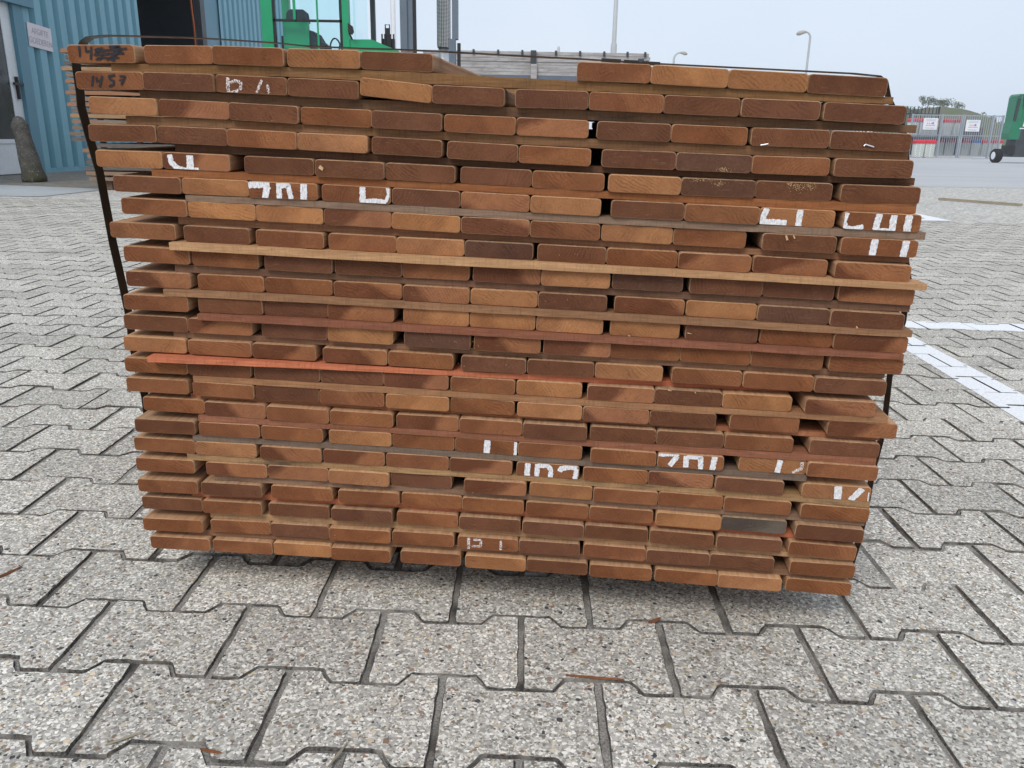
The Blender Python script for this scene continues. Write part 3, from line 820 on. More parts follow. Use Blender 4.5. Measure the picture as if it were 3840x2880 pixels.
def plank_mesh(seed):
    """rounded 90 x 21 mm section, slightly uneven front arris, length along +y"""
    q = random.Random(seed)
    w, t, rad = 45.0, PLANK_T / 2, 4.2
    prof = []
    for cx, cz, a0 in ((w - rad, t - rad, 0), (-w + rad, t - rad, 90), (-w + rad, -t + rad, 180), (w - rad, -t + rad, 270)):
        k = q.uniform(0.75, 1.15)
        for i in range(4):
            a = R(a0 + 30 * i)
            prof.append((cx + rad * math.cos(a) + (1 - k) * rad * 0.2 * math.cos(a), cz + rad * math.sin(a) + (1 - k) * rad * 0.2 * math.sin(a)))
    n = len(prof)
    v = []
    for ins, y in ((0.75, 0.0), (0.0, 0.9), (0.0, PLANK_LEN * 1000)):
        for x, z in prof:
            f = 1 - ins / 45.0 if ins else 1
            g = 1 - ins / t if ins else 1
            yy = y + (q.uniform(-0.12, 0.12) if y < 1 else 0)
            v.append((x * f / 1000, yy / 1000, z * g / 1000))
    f = [tuple(range(n))]
    for k in (0, 1):
        f += [(k * n + i, (k + 1) * n + i, (k + 1) * n + (i + 1) % n, k * n + (i + 1) % n) for i in range(n)]
    f.append(tuple(range(3 * n - 1, 2 * n - 1, -1)))
    me = bpy.data.meshes.new("plank")
    me.from_pydata(v, [], f)
    me.materials.append(M_WOOD)
    bm = bmesh.new(); bm.from_mesh(me); bmesh.ops.recalc_face_normals(bm, faces=bm.faces); bm.to_mesh(me); bm.free()
    me.update()
    return me
PLANK_MESHES = [plank_mesh(k) for k in range(6)]

stack = thing("timber_stack", "large strapped stack of reddish-brown hardwood planks with thin spacer strips, standing on the grey pavers", "timber stack", (0.0, 1.6, 0.0))
S_INV = Matrix.Translation((0.0, -1.6, 0.0))
def frame_matrix(u, v, d, lean):
    """u, v, d in metres in the stack frame; lean in radians"""
    c, s = math.cos(lean), math.sin(lean)
    X = EU * c + EV * s
    Z = EV * c - EU * s
    o = P0 + EU * u + EV * v + EM * d
    return Matrix(((X.x, EM.x, Z.x, o.x), (X.y, EM.y, Z.y, o.y), (X.z, EM.z, Z.z, o.z), (0, 0, 0, 1)))

srng = random.Random(21)
PL = {}
for r, row in enumerate(ROWS):
    for c, (u, v, w, a, d) in enumerate(row):
        o = link("plank", PLANK_MESHES[srng.randrange(6)], stack)
        o.matrix_basis = S_INV @ frame_matrix(u / 1000, v / 1000, d / 1000 + srng.gauss(0, 0.0018), R(a))
        o.scale = (w / 90.0, 1, 1)
        k = TONES[r][c]
        b = TONE_COL[k]
        f, h = srng.uniform(0.9, 1.12), srng.uniform(-0.06, 0.06)
        o.color = (b[0] * f * (1 + h * 0.3), b[1] * f, b[2] * f * (1 - h), TONE_MIX[k])
        PL[r + 1, c + 1] = o
PL[20, 10]['label'] = "plank with grey bark left on its end"
PL[1, 1]['label'] = "plank with a scribbled-over number in black marker"
PL[2, 1]['label'] = "plank numbered 1457 in black marker"

# writing and scraps on the plank ends
def ribbon(mb, pts, width, hw, hz, q):
    """brush stroke in the plank's own x-z plane (mm), ragged edges, kept on the wood"""
    P = [Vector((pts[i], pts[i + 1])) for i in range(0, len(pts), 2)]
    D = []
    for a, b in zip(P, P[1:]):
        n = max(2, int((b - a).length / 1.1))
        D += [a.lerp(b, k / n) for k in range(n)]
    D.append(P[-1])
    L, Rr = [], []
    for i, p in enumerate(D):
        t = (D[min(i + 1, len(D) - 1)] - D[max(i - 1, 0)])
        t = t.normalized() if t.length > 1e-6 else Vector((1, 0))
        nrm = Vector((-t.y, t.x))
        e = min(1.0, 0.8 + 0.2 * min(i, len(D) - 1 - i))
        L.append(p + nrm * (width / 2 * e + q.gauss(0, 0.06 * min(width, 5))))
        Rr.append(p - nrm * (width / 2 * e + q.gauss(0, 0.06 * min(width, 5))))
    cl = lambda p: (max(-hw, min(hw, p.x)) / 1000, -0.0005, max(-hz, min(hz, p.y)) / 1000)
    v = [cl(p) for p in L] + [cl(p) for p in Rr]
    n = len(D)
    mb.add(v, [(i, i + 1, n + i + 1, n + i) for i in range(n - 1)])
KIND = {'w': ("painted_mark", M_WPAINT), 'c': ("chalk_mark", M_CHALK), 'k': ("marker_writing", M_INK)}
groups = {}
for r, c, k, w, pts in MARKS:
    groups.setdefault((r, c, k), []).append((w, pts))
mrng = random.Random(3)
for (r, c, k), strokes in groups.items():
    pl = PL[r, c]
    hw = 44.0
    sx = 90.0 / ROWS[r - 1][c - 1][2]
    if k in KIND:
        for i, (w, pts) in enumerate(strokes):
            pts = [p * sx if j % 2 == 0 else p for j, p in enumerate(pts)]
            one = MB()
            ribbon(one, pts, w, hw, 9.7, mrng)
            one.v = [(x, y - 0.00006 * i, z) for x, y, z in one.v]
            one.obj(KIND[k][0], KIND[k][1], pl)
    elif k == 's':
        mb = MB()
        pts = strokes[0][1]
        mb.tube([(pts[i] * sx / 1000, -0.0012, pts[i + 1] / 1000) for i in range(0, len(pts), 2)], 0.0008, 6)
        mb.obj("staple", M_STAPLE, pl)
    else:
        mb = MB()
        for w, pts in strokes:
            x0, z0, x1, z1 = [v / 1000 for v in pts]
            t = Vector((x1 - x0, z1 - z0)).normalized()
            nn = Vector((-t.y, t.x)) * w / 2000 * 0.8
            mb.add([(x0 + nn.x, -0.0008, z0 + nn.y), (x1 + nn.x * 0.6, -0.0022, z1 + nn.y * 0.7), (x1 - nn.x, -0.0012, z1 - nn.y), (x0 - nn.x * 0.8, -0.0018, z0 - nn.y * 0.6),
                    ((x0 + x1) / 2, 0.0005, (z0 + z1) / 2)], [(0, 1, 2, 3), (1, 0, 4), (2, 1, 4), (3, 2, 4), (0, 3, 4)])
        mb.obj("wood_chip", M_CHIP, pl)
# sawdust clinging to two ends, scattered flecks on others
def sawdust(key, spots, n, q):
    mb = MB()
    for cx, cz, sx, sz in spots:
        for _ in range(n):
            x, z = q.gauss(cx, sx) / 1000, max(-9.5, min(9.5, q.gauss(cz, sz))) / 1000
            s = q.uniform(0.25, 0.75) / 1000
            a = q.uniform(0, 6.28)
            mb.add([(x + s * math.cos(a + k * 2.1), -0.0004 - (k == 0) * 0.0006, z + s * math.sin(a + k * 2.1)) for k in range(3)], [(0, 1, 2)])
    struct(mb.obj("sawdust", M_CHIP, PL[key]), 'stuff')
sawdust((5, 10), [(6, 5, 5, 2.2), (18, 6, 4, 2), (-4, 7, 3, 1.5)], 60, mrng)
sawdust((4, 9), [(12, -7.5, 5, 1.2)], 70, mrng)
sawdust((5, 9), [(-20, 8, 12, 1.2), (0, 5, 4, 1.3)], 45, mrng)
sawdust((11, 7), [(-25, -6, 5, 2)], 12, mrng)
for key in [(12, 5), (13, 6), (10, 7), (11, 3), (9, 4), (14, 4), (16, 6), (17, 4), (19, 6), (20, 1), (22, 4), (8, 7), (7, 2), (15, 9), (18, 9), (21, 3)]:
    sawdust(key, [(mrng.uniform(-20, 20), mrng.uniform(-6, 6), 22, 6)], 7, mrng)

# spacer strips between the layers: the front one follows the layer it lies on
STRIP_COL = [(0.347, 0.186, 0.081), (0.250, 0.149, 0.086), (0.286, 0.153, 0.077), (0.143, 0.076, 0.045), (0.377, 0.149, 0.059), (0.281, 0.191, 0.135), (0.326, 0.163, 0.090), (0.530, 0.312, 0.162),
             (0.189, 0.104, 0.066), (0.326, 0.177, 0.095), (0.286, 0.116, 0.068), (0.265, 0.144, 0.086), (0.571, 0.186, 0.095), (0.377, 0.195, 0.099), (0.388, 0.163, 0.081), (0.296, 0.126, 0.072),
             (0.204, 0.149, 0.113), (0.388, 0.237, 0.117), (0.275, 0.172, 0.113), (0.479, 0.163, 0.081), (0.459, 0.279, 0.144), (0.255, 0.140, 0.081)]
STRIP_DIRT = {1: .6, 16: .5, 17: .7, 18: 1.0, 19: .5, 20: .35}
STRIP_OUT = {12: -0.017, 0: 0.004, 7: -0.010, 9: -0.004, 5: 0.0, 10: -0.008, 13: 0.0, 15: 0.0, 16: 0.002, 3: 0.014, 4: 0.003}
def layer_z(k, u):
    """bottom of layer k and top of layer k+1 at across-position u (mm)"""
    def at(row, side):
        p = min(row, key=lambda e: abs(e[0] - u))
        return p[1] + math.tan(R(p[3])) * (u - p[0]) + side * PLANK_T / 2
    return at(ROWS[k], -1), at(ROWS[k + 1], 1)
def spacer(k, u0, u1, depth, width, parent, depth1=None, thin=0.0):
    n = 40 if thin >= 0 and width < 0.033 else 10
    depth0 = depth
    depth1 = depth if depth1 is None else depth1
    v = []
    for i in range(n + 1):
        u = u0 + (u1 - u0) * i / n
        us = [max(u0, min(u1, u + e)) for e in (-90, -45, 0, 45, 90)]
        hi = sum(layer_z(k, e)[0] for e in us) / 5
        lo = sum(layer_z(k, e)[1] for e in us) / 5
        if hi - lo < 7:
            mid = (hi + lo) / 2
            hi, lo = mid + 3.5, mid - 3.5
        hi -= 0.35 + thin; lo += 0.35
        depth = depth0 + (depth1 - depth0) * i / n
        wob = srng.gauss(0, 0.0005)
        hi -= max(0, srng.gauss(-0.2, 0.35)); lo += max(0, srng.gauss(-0.2, 0.35))
        for d, z in ((depth + wob, lo), (depth + wob + srng.gauss(0, 0.0003), hi), (depth + width, hi), (depth + width, lo)):
            v.append(P0 + EU * (u / 1000) + EV * (z / 1000) + EM * d - stack.location)
    f = [(0, 1, 2, 3), (4 * n + 3, 4 * n + 2, 4 * n + 1, 4 * n)]
    for i in range(n):
        for j in range(4):
            f.append((4 * i + j, 4 * i + 4 + j, 4 * i + 4 + (j + 1) % 4, 4 * i + (j + 1) % 4))
    mb = MB()
    mb.add(v, f)
    return mb.obj("spacer_strip", M_STRIP, parent)
for k, (u0, u1) in enumerate(STRIPS):
    o = spacer(k, u0, u1, STRIP_OUT.get(k, (0.009 if k < 12 else 0.006) + srng.uniform(-0.004, 0.006)), 0.032, stack, 0.022 if k == 12 else None, 1.6 if k == 12 else 0.0)
    dk = {0: 0.72, 1: 0.85, 2: 0.8, 4: 0.85, 6: 0.9}.get(k, 1.0)
    o.color = (*[c * dk for c in STRIP_COL[k]], STRIP_DIRT.get(k, 0.12))
    if k == 12:
        o['label'] = "salmon-red spacer strip standing proud of the planks"
    lo = ROWS[k + 1][0][0] - 40
    for j, d in enumerate((0.30, 0.72, 1.15, 1.60)):
        o = spacer(k, lo + srng.uniform(25, 95), ROWS[k + 1][-1][0] + 40 - srng.uniform(0, 60), d + srng.uniform(-0.03, 0.03), 0.035, stack)
        c = STRIP_COL[(k * 5 + j * 3) % 22]
        o.color = (*c, 0.15)

# bearers under the stack
for d in (0.42, 1.55):
    b = MB()
    vv = []
    for u in (-0.53, 0.47):
        for dd in (d, d + 0.09):
            p = P0 + EU * u + EV * (-0.607 - 0.011 * u) + EM * dd
            vv += [p - stack.location, Vector((p.x, p.y, ground_z(p.x) + 0.0005)) - stack.location]
    b.add(vv, [(0, 1, 3, 2), (4, 6, 7, 5), (0, 4, 5, 1), (2, 3, 7, 6), (0, 2, 6, 4), (1, 5, 7, 3)])
    o = b.obj("bearer", M_STRIP, stack)
    o.color = (0.12, 0.085, 0.06, 0.6)

# steel strapping band round the stack, lifting off the top
STRAP = [(-592, 86), (-583, 107), (-576, 113), (-565, 118), (-554, 120), (-541, 121), (-501, 120), (-436, 119), (-379, 117), (-344, 115), (-312, 113), (-277, 110), (-207, 108), (-162, 107), (-87, 104), (-12, 101), (70, 98), (112, 95.5), (161, 93), (305, 88), (407, 84), (436, 81), (446, 75), (454, 57), (476, 22), (488, -29), (494, -82), (505, -133), (513, -167), (514, -221), (512, -247), (511, -297), (512, -359), (512, -393), (511, -431), (509, -463), (507, -506), (506, -549), (501, -604), (494, -622), (-40, -613), (-550, -606), (-566, -590), (-557, -376), (-566, -293), (-568, -261), (-570, -214), (-573, -149), (-578, -94), (-583, -52), (-588, -2), (-591, 33), (-593, 53)]
M_STRAP = plain("strapping_band", (0.026, 0.022, 0.02, 1), 0.42, 0.4, 0.2, var=0.4, scale=60)
mb = MB()
n = len(STRAP)
for i, (u, v) in enumerate(STRAP):
    tw = 0.004 * math.sin(i * 1.7)
    nx_ = Vector(STRAP[(i + 1) % n]) - Vector(STRAP[i - 1])
    nn = Vector((-nx_.y, nx_.x)).normalized() * 0.45
    for s, d in ((1, 0.0), (-1, 0.0), (-1, 0.019), (1, 0.019)):
        mb.v.append(tuple(P0 + EU * ((u + nn.x * s) / 1000) + EV * ((v + nn.y * s) / 1000) + EM * (0.05 + d + tw) - stack.location))
for i in range(n):
    a, b = 4 * i, 4 * ((i + 1) % n)
    for j in range(4):
        mb.f.append((a + j, b + j, b + (j + 1) % 4, a + (j + 1) % 4))
mb.m = [0] * len(mb.f)
o = mb.obj("strap", M_STRAP, stack)
sl = MB()
for a, b, c, d in ((100, 124, 97.4, 94.6), (128, 146, 96.0, 93.4), (150, 172, 94.6, 92.2)):
    vv = []
    for dd in (0.047, 0.073):
        vv += [P0 + EU * (u_ / 1000) + EV * (v_ / 1000) + EM * dd - stack.location for u_, v_ in ((a, c - 2.2), (b, c - 3.4), (b, c - 0.4), (a, c + 0.6))]
    sl.add(vv, [(0, 1, 2, 3), (7, 6, 5, 4), (0, 4, 5, 1), (1, 5, 6, 2), (2, 6, 7, 3), (3, 7, 4, 0)])
sl.obj("strap_seal", M_STRAP, o)
o['label'] = "dark strapping band looped round the planks and bowed up off the top"

# ------------------------------------------------------------------ warehouse on the left
GL = ground_z(-7.6)
XW = -7.6
def cladding_material():
    m = Mat("blue_cladding", 0.45, 0.35)
    p = m.N('NewGeometry').outputs['Position']
    a = m.noise(m.map(p, (1, 1.5, 0.25)), 1.6, 5, 0.6)
    b = m.noise(m.map(p, (1, 9, 1.2)), 2.0, 4, 0.6)
    c = m.mix(m.rng(a, 0.3, 0.7), (0.15, 0.335, 0.41, 1), (0.195, 0.40, 0.475, 1))
    m.color(m.mix(m.rng(b, 0.55, 0.75, 0, 0.25), c, (0.12, 0.22, 0.26, 1)))
    return m.mat
M_CLAD = cladding_material()
M_TEAL = plain("teal_trim", (0.10, 0.235, 0.305, 1), 0.45, 0.35, var=0.06, scale=1.5)
M_WHITE = plain("white_door_paint", (0.72, 0.73, 0.74, 1), 0.45, 0.4, var=0.08, scale=2.5)
M_DKGREY = plain("dark_grey_steel", (0.055, 0.062, 0.07, 1), 0.5, 0.4, 0.2, var=0.2, scale=4)
M_DARKIN = plain("dark_interior", (0.012, 0.016, 0.021, 1), 0.9, 0.1, var=0.2, scale=1)
M_DOORGLASS = plain("dark_door_glass", (0.03, 0.034, 0.036, 1), 0.08, 0.5, var=0.1, scale=1)
M_BLACK = plain("black_plastic", (0.014, 0.014, 0.015, 1), 0.45, 0.4, var=0.25, scale=20)

wh = thing("warehouse", "blue corrugated metal warehouse with white door and dark open doorway at the left edge", "building", (XW, 13.0, GL))
def ribbed(y0, y1, z0, z1, pitch, name="wall_panel", depth=0.045, side=1):
    """corrugated sheet in the plane x = 0 of the warehouse, ribs standing out towards +x"""
    pts = []
    y = y0
    while y < y1:
        for fy, dx in ((0.0, depth), (0.50, depth), (0.62, 0.0), (0.86, 0.0), (0.98, depth)):
            if y + fy * pitch < y1:
                pts.append((y + fy * pitch, dx))
        y += pitch
    pts.append((y1, pts[-1][1]))
    mb = MB()
    v = [(dx, yy - 13.0, z) for z in (z0, z1) for yy, dx in pts]
    n = len(pts)
    mb.add(v, [(i, i + 1, n + i + 1, n + i) for i in range(n - 1)])
    return mb.obj(name, M_CLAD, wh)
def wbox(name, mat, x0, x1, y0, y1, z0, z1, parent=None, mb=None):
    mb = MB()
    mb.box(x0, x1, y0 - 13.0, y1 - 13.0, z0, z1)
    return mb.obj(name, mat, parent or wh)
ribbed(13.17, 17.20, 0.06, 7.0, 0.355, depth=0.09)
ribbed(17.2, 20.6, 4.3, 4.0, 0.262)
ribbed(21.88, 28.3, 0.06, 7.0, 0.40, depth=0.09)
ribbed(8.0, 11.55, 0.06, 7.0, 0.262)
ribbed(11.55, 13.17, 2.62, 7.0, 0.262)
wbox("corner_post", M_TEAL, -0.02, 0.10, 12.92, 13.17, 0.0, 2.6)
wbox("corner_post", M_TEAL, -0.02, 0.10, 11.55, 11.9, 0.0, 2.6)
wbox("lintel", M_TEAL, -0.02, 0.16, 11.5, 13.4, 2.44, 2.62)
wbox("opening_jamb", M_DKGREY, -0.05, 0.09, 20.6, 20.88, 0.0, 4.6)
wbox("flat_panel", M_TEAL, -0.02, 0.055, 20.88, 21.88, 0.0, 7.0)
wbox("opening_jamb", M_TEAL, -0.05, 0.06, 17.12, 17.2, 0.0, 4.6)
wbox("base_flashing", M_CLAD, -0.02, 0.085, 13.17, 17.2, 0.0, 0.075)
wbox("base_flashing", M_CLAD, -0.02, 0.085, 21.88, 28.3, 0.0, 0.075)
# hollow behind the doorway, and the plain shell of the building
mb = MB()
mb.add([(-0.06, 4.12, 0), (-9, 4.12, 0), (-9, 7.6, 0), (-0.06, 7.6, 0), (-0.06, 4.12, 4.6), (-9, 4.12, 4.6), (-9, 7.6, 4.6), (-0.06, 7.6, 4.6)],
       [(0, 1, 2, 3), (4, 7, 6, 5), (0, 4, 5, 1), (1, 5, 6, 2), (2, 6, 7, 3)])
mb.obj("doorway_interior", M_DARKIN, wh)
wbox("roof", M_TEAL, -14, 0.12, 7.5, 28.4, 7.0, 7.2)
wbox("end_wall", M_CLAD, -14, -0.01, 28.2, 28.3, 0.0, 7.0)
wbox("end_wall", M_CLAD, -14, -0.01, 7.9, 8.0, 0.0, 7.0)
# door with its glazed panel
door = wbox("door", M_WHITE, -0.01, 0.04, 11.9, 12.92, 0.02, 2.44)
for a, b, c, d in ((12.66, 12.72, 0.52, 2.3), (12.02, 12.08, 0.52, 2.3), (12.02, 12.72, 0.46, 0.52), (12.02, 12.72, 2.3, 2.36)):
    wbox("glazing_frame", M_WHITE, 0.04, 0.056, a, b, c, d, door)
wbox("door_glass", M_DOORGLASS, 0.04, 0.046, 12.08, 12.66, 0.52, 2.3, door)
h = MB()
h.box(0.04, 0.085, 12.80 - 13, 12.835 - 13, 1.10, 1.42)
h.box(0.07, 0.10, 12.70 - 13, 12.93 - 13, 1.30, 1.335)
h.obj("door_handle", M_BLACK, door)

sg = thing("wall_sign", "small pale sign reading AFGIFTE GOEDEREN on the blue corrugated wall", "sign", (XW + 0.102, 13.55, GL + 1.88))
mb = MB()
mb.box(-0.004, 0.004, -0.325, 0.325, 0.0, 0.345)
o = mb.obj("sign_plate", plain("sign_plate_paint", (0.70, 0.63, 0.66, 1), 0.5, 0.3, var=0.07, scale=6), sg)
M_SIGNTXT = plain("faded_lettering", (0.42, 0.38, 0.40, 1), 0.6, 0.2)
for body, z in (("AFGIFTE", 0.235), ("GOEDEREN", 0.095)):
    text_obj("lettering", body, 0.125, M_SIGNTXT, sg, (0.0055, 0.0, z), (R(90), 0, R(90)), 0.0008)
sg.rotation_euler = (R(-2.2), 0, 0)

M_ROPE = plain("orange_rope", (0.50, 0.13, 0.05, 1), 0.8, 0.1, var=0.35, scale=40)
mb = MB()
mb.tube([(XW + 0.05 + 0.01 * math.sin(i), 20.18 + 0.02 * i / 10 + 0.012 * math.sin(i * 0.7), 4.6 - i * 0.2) for i in range(19)], 0.022, 6)
tag(mb.obj("hanging_rope", M_ROPE), "thin orange rope hanging in the dark doorway of the blue warehouse", "rope")

# ground in front of the wall
def gravel_material():
    m = Mat("packed_gravel", 0.95, 0.1)
    p = m.N('NewGeometry').outputs['Position']
    a = m.noise(p, 14, 5, 0.7)
    b = m.noise(p, 1.5, 4, 0.6)
    c = m.mix(m.rng(a, 0.3, 0.7), (0.13, 0.118, 0.10, 1), (0.34, 0.31, 0.275, 1))
    m.color(m.mix(m.rng(b, 0.4, 0.65, 0, 0.4), c, (0.17, 0.16, 0.14, 1)))
    m.bump(a, 0.6, 0.01)
    return m.mat
mb = MB()
mb.add([(-7.6, 9.5, GL + 0.004), (-6.35, 10.1, GL + 0.004), (-4.9, 9.7, GL + 0.004), (-5.2, 13, GL + 0.004), (-5.6, 30, GL + 0.004), (-7.6, 30, GL + 0.004)], [(0, 1, 2, 3, 4, 5)])
struct(mb.obj("gravel_strip", gravel_material()))
mb = MB()
mb.add([(-9.0, 8.35, GL + 0.0015), (-5.2, 8.33, GL + 0.0015), (-4.83, 8.33, GL + 0.0015), (-4.78, 9.6, GL + 0.0015), (-4.9, 9.72, GL + 0.0015), (-6.35, 10.12, GL + 0.0015), (-9.0, 10.9, GL + 0.0015)], [(0, 1, 2, 3, 4, 5, 6)])
struct(mb.obj("concrete_apron", plain("smooth_concrete", (0.40, 0.42, 0.43, 1), 0.8, 0.2, var=0.08, scale=1.2)))

# leaning concrete bollard
def bollard_material():
    m = Mat("weathered_concrete", 0.95, 0.1)
    p = m.N('TexCoord').outputs['Object']
    a = m.noise(p, 9, 5, 0.65)
    b = m.noise(p, 40, 3, 0.7)
    z = m.N('SeparateXYZ', {0: p}).outputs[2]
    c = m.mix(m.rng(a, 0.3, 0.7), (0.075, 0.068, 0.06, 1), (0.20, 0.185, 0.165, 1))
    c = m.mix(m.math('MULTIPLY', m.rng(z, 0.32, 0.02), m.rng(a, 0.35, 0.6)), c, (0.085, 0.088, 0.04, 1))
    m.color(m.mix(m.rng(b, 0.62, 0.67), c, (0.42, 0.42, 0.41, 1)))
    m.bump(m.math('ADD', a, b), 0.8, 0.02)
    return m.mat
mb = MB()
q = random.Random(8)
prof = [(0.0, 0.185), (0.05, 0.18), (0.15, 0.165), (0.3, 0.148), (0.5, 0.132), (0.66, 0.122), (0.70, 0.124), (0.755, 0.102), (0.80, 0.066), (0.822, 0.02)]
mb.tube([(0.0 - 0.13 * z, 0.0, z) for z, r in prof], [r * 0.8 * q.uniform(0.95, 1.05) for z, r in prof], 18)
tag(mb.obj("bollard", bollard_material(), None, True, (-6.28, 10.75, GL)), "mossy weathered concrete bollard with rounded top in front of the blue wall", "bollard")

# thin-board stack beside the warehouse
BS = thing("board_stack", "distant stack of thin ragged boards showing behind the left edge of the big timber stack", "timber stack", (-4.55, 9.5, GL))
q = random.Random(17)
zz, k = 0.10, 0
ZS = []
while zz < 1.53:
    if not (0.98 < zz < 1.03):
        ZS.append(zz)
    zz += 0.0625
for z in ZS:
    l = -0.50 + q.uniform(-0.02, 0.045) + (-0.01 if z < 0.95 else 0.0) + (0.12 if z < 0.52 else 0)
    mb = MB()
    sag = q.uniform(-0.006, 0.006)
    mb.add([(l, 0, z + sag), (0.62, 0, z), (0.62, 1.6, z), (l, 1.6, z), (l + q.uniform(-.01, .01), 0, z + 0.041 + sag), (0.62, 0, z + 0.041), (0.62, 1.6, z + 0.041), (l, 1.6, z + 0.041)],
           [(0, 3, 2, 1), (4, 5, 6, 7), (0, 1, 5, 4), (1, 2, 6, 5), (2, 3, 7, 6), (3, 0, 4, 7)])
    o = mb.obj("board", M_STRIP, BS)
    c = q.choice([(.42, .26, .14), (.36, .19, .10), (.30, .21, .15), (.22, .17, .14), (.38, .2, .12), (.16, .14, .125)])
    o.color = (*c, 0.3)
for x in (-0.22, 0.2, 0.5):
    mb = MB()
    for z in ZS[:-1]:
        mb.box(x, x + 0.05, 0.06, 0.11, z + 0.041, z + 0.0625)
    mb.box(x, x + 0.08, 0.05, 1.5, 0.0, 0.10)
    o = mb.obj("bearer", M_STRIP, BS)
    o.color = (.16, .11, .08, .3)

# ------------------------------------------------------------------ green forklift behind the stack
M_GREEN = plain("green_paint", (0.006, 0.30, 0.125, 1), 0.35, 0.5, var=0.06, scale=3)
M_GREEN2 = plain("dark_green_paint", (0.01, 0.175, 0.085, 1), 0.35, 0.5, var=0.08, scale=3)
M_MAST = plain("grey_mast_steel", (0.135, 0.165, 0.205, 1), 0.45, 0.4, 0.2, var=0.08, scale=3)
M_RUBBER = plain("rubber", (0.016, 0.016, 0.017, 1), 0.8, 0.2, var=0.25, scale=12)
M_SEAT = plain("dark_seat_fabric", (0.035, 0.04, 0.05, 1), 0.8, 0.2, var=0.2, scale=15)
M_GLASS = glass("cab_glass", (0.90, 0.98, 0.985, 1), 0.03, 0.018)
M_SILVER = plain("bare_metal", (0.6, 0.6, 0.6, 1), 0.3, 0.5, 0.9, var=0.1)
def wheel(parent, x, y, r, w, hubmat, axis='x'):
    t = MB()
    prof = [(-w / 2, r * 0.62), (-w / 2, r * 0.9), (-w * 0.36, r), (w * 0.36, r), (w / 2, r * 0.9), (w / 2, r * 0.62)]
    t.tube([(p, 0, 0) for p, _ in prof], [rr for _, rr in prof], 24)
    ty = t.obj("wheel", M_RUBBER, parent, False, (x, y, r))
    hb = MB()
    hb.tube([(-w / 2 - 0.012, 0, 0), (-w / 2 + 0.01, 0, 0), (w / 2 - 0.01, 0, 0), (w / 2 + 0.012, 0, 0)], [r * 0.5, r * 0.6, r * 0.6, r * 0.5], 20)
    hb.obj("rim", hubmat, ty)
    if axis == 'y':
        ty.rotation_euler = (0, 0, R(90))
    return ty
fk = thing("forklift", "green forklift with glazed cab, grey mast and mesh-wrapped exhaust behind the timber stack", "forklift", (-2.6, 12.6, ground_z(-2.6)))
FX, FY, FZ = fk.location
def fbox(name, mat, x0, x1, y0, y1, z0, z1, parent=fk):
    mb = MB()
    mb.box(x0 - FX, x1 - FX, y0 - FY, y1 - FY, z0 - FZ, z1 - FZ)
    return mb.obj(name, mat, parent)
fbox("chassis", M_DKGREY, -3.55, -0.8, 12.0, 13.9, 0.32, 0.75)
fbox("body", M_GREEN, -3.52, -2.34, 12.0, 13.6, 0.75, 1.81)
cab = fbox("cab_frame", M_GREEN, -3.54, -3.385, 11.98, 12.1, 1.81, 2.95)
fbox("pillar", M_GREEN, -2.425, -2.335, 11.98, 12.1, 1.81, 2.95)
fbox("pillar", M_GREEN, -3.54, -3.43, 13.05, 13.15, 1.81, 2.95)
fbox("pillar", M_DKGREY, -2.125, -2.06, 12.5, 12.58, 1.95, 2.95)
fbox("roof", M_GREEN, -3.56, -2.05, 11.95, 13.25, 2.95, 3.05)
for a, b, c, d in ((-3.385, -3.35, 1.83, 2.93), (-2.465, -2.425, 1.83, 2.93), (-3.385, -2.425, 2.185, 2.215), (-3.385, -2.425, 1.815, 1.835)):
    fbox("window_seal", M_BLACK, a, b, 11.99, 12.03, c, d)
fbox("guard_bar", M_GREEN, -3.095, -3.06, 11.97, 11.99, 2.21, 2.93)
fbox("guard_bar", M_GREEN, -2.775, -2.752, 11.97, 11.99, 1.83, 2.93)
for a, b in ((-3.35, -2.775), (-2.752, -2.465)):
    for c, d in ((1.835, 2.185), (2.215, 2.93)):
        fbox("window_pane", M_GLASS, a, b, 12.004, 12.01, c, d)
fbox("window_pane", M_GLASS, -2.335, -2.13, 12.30, 12.306, 1.95, 2.93)
fbox("window_pane", M_GLASS, -3.35, -2.45, 13.09, 13.096, 1.85, 2.93)
seat = fbox("seat_back", M_GREEN, -3.285, -2.925, 12.12, 12.17, 1.80, 2.195)
fbox("seat_cushion", M_SEAT, -3.33, -2.86, 12.172, 12.75, 1.72, 2.02)
mb = MB()
mb.prism([(-3.25 - FX, 2.19 - FZ), (-2.93 - FX, 2.19 - FZ), (-2.95 - FX, 2.32 - FZ), (-3.0 - FX, 2.36 - FZ), (-3.18 - FX, 2.36 - FZ), (-3.23 - FX, 2.32 - FZ)], 'y', 12.14 - FY, 12.26 - FY)
mb.obj("headrest", M_SEAT, fk)
mb = MB()
mb.prism([(-2.93 - FX, 2.10 - FZ), (-2.86 - FX, 2.08 - FZ), (-2.80 - FX, 1.98 - FZ), (-2.72 - FX, 1.92 - FZ), (-2.72 - FX, 1.83 - FZ), (-2.93 - FX, 1.83 - FZ)], 'y', 12.16 - FY, 12.6 - FY)
mb.obj("armrest", M_SEAT, fk)
mb = MB()
mb.tube([(-2.70 - FX + 0.07 * math.cos(a * math.pi / 8), 12.75 - FY + 0.02 * math.cos(a), 1.96 - FZ + 0.10 * math.sin(a * math.pi / 8)) for a in range(17)], 0.012, 6)
mb.obj("steering_wheel", M_BLACK, fk)
mb = MB()
mb.prism([(-2.335 - FX, 1.6 - FZ), (-1.60 - FX, 1.6 - FZ), (-1.66 - FX, 1.835 - FZ), (-1.80 - FX, 1.885 - FZ), (-2.03 - FX, 1.975 - FZ), (-2.335 - FX, 1.97 - FZ)], 'y', 12.0 - FY, 13.2 - FY)
mb.obj("hood", M_GREEN, fk)
mb = MB()
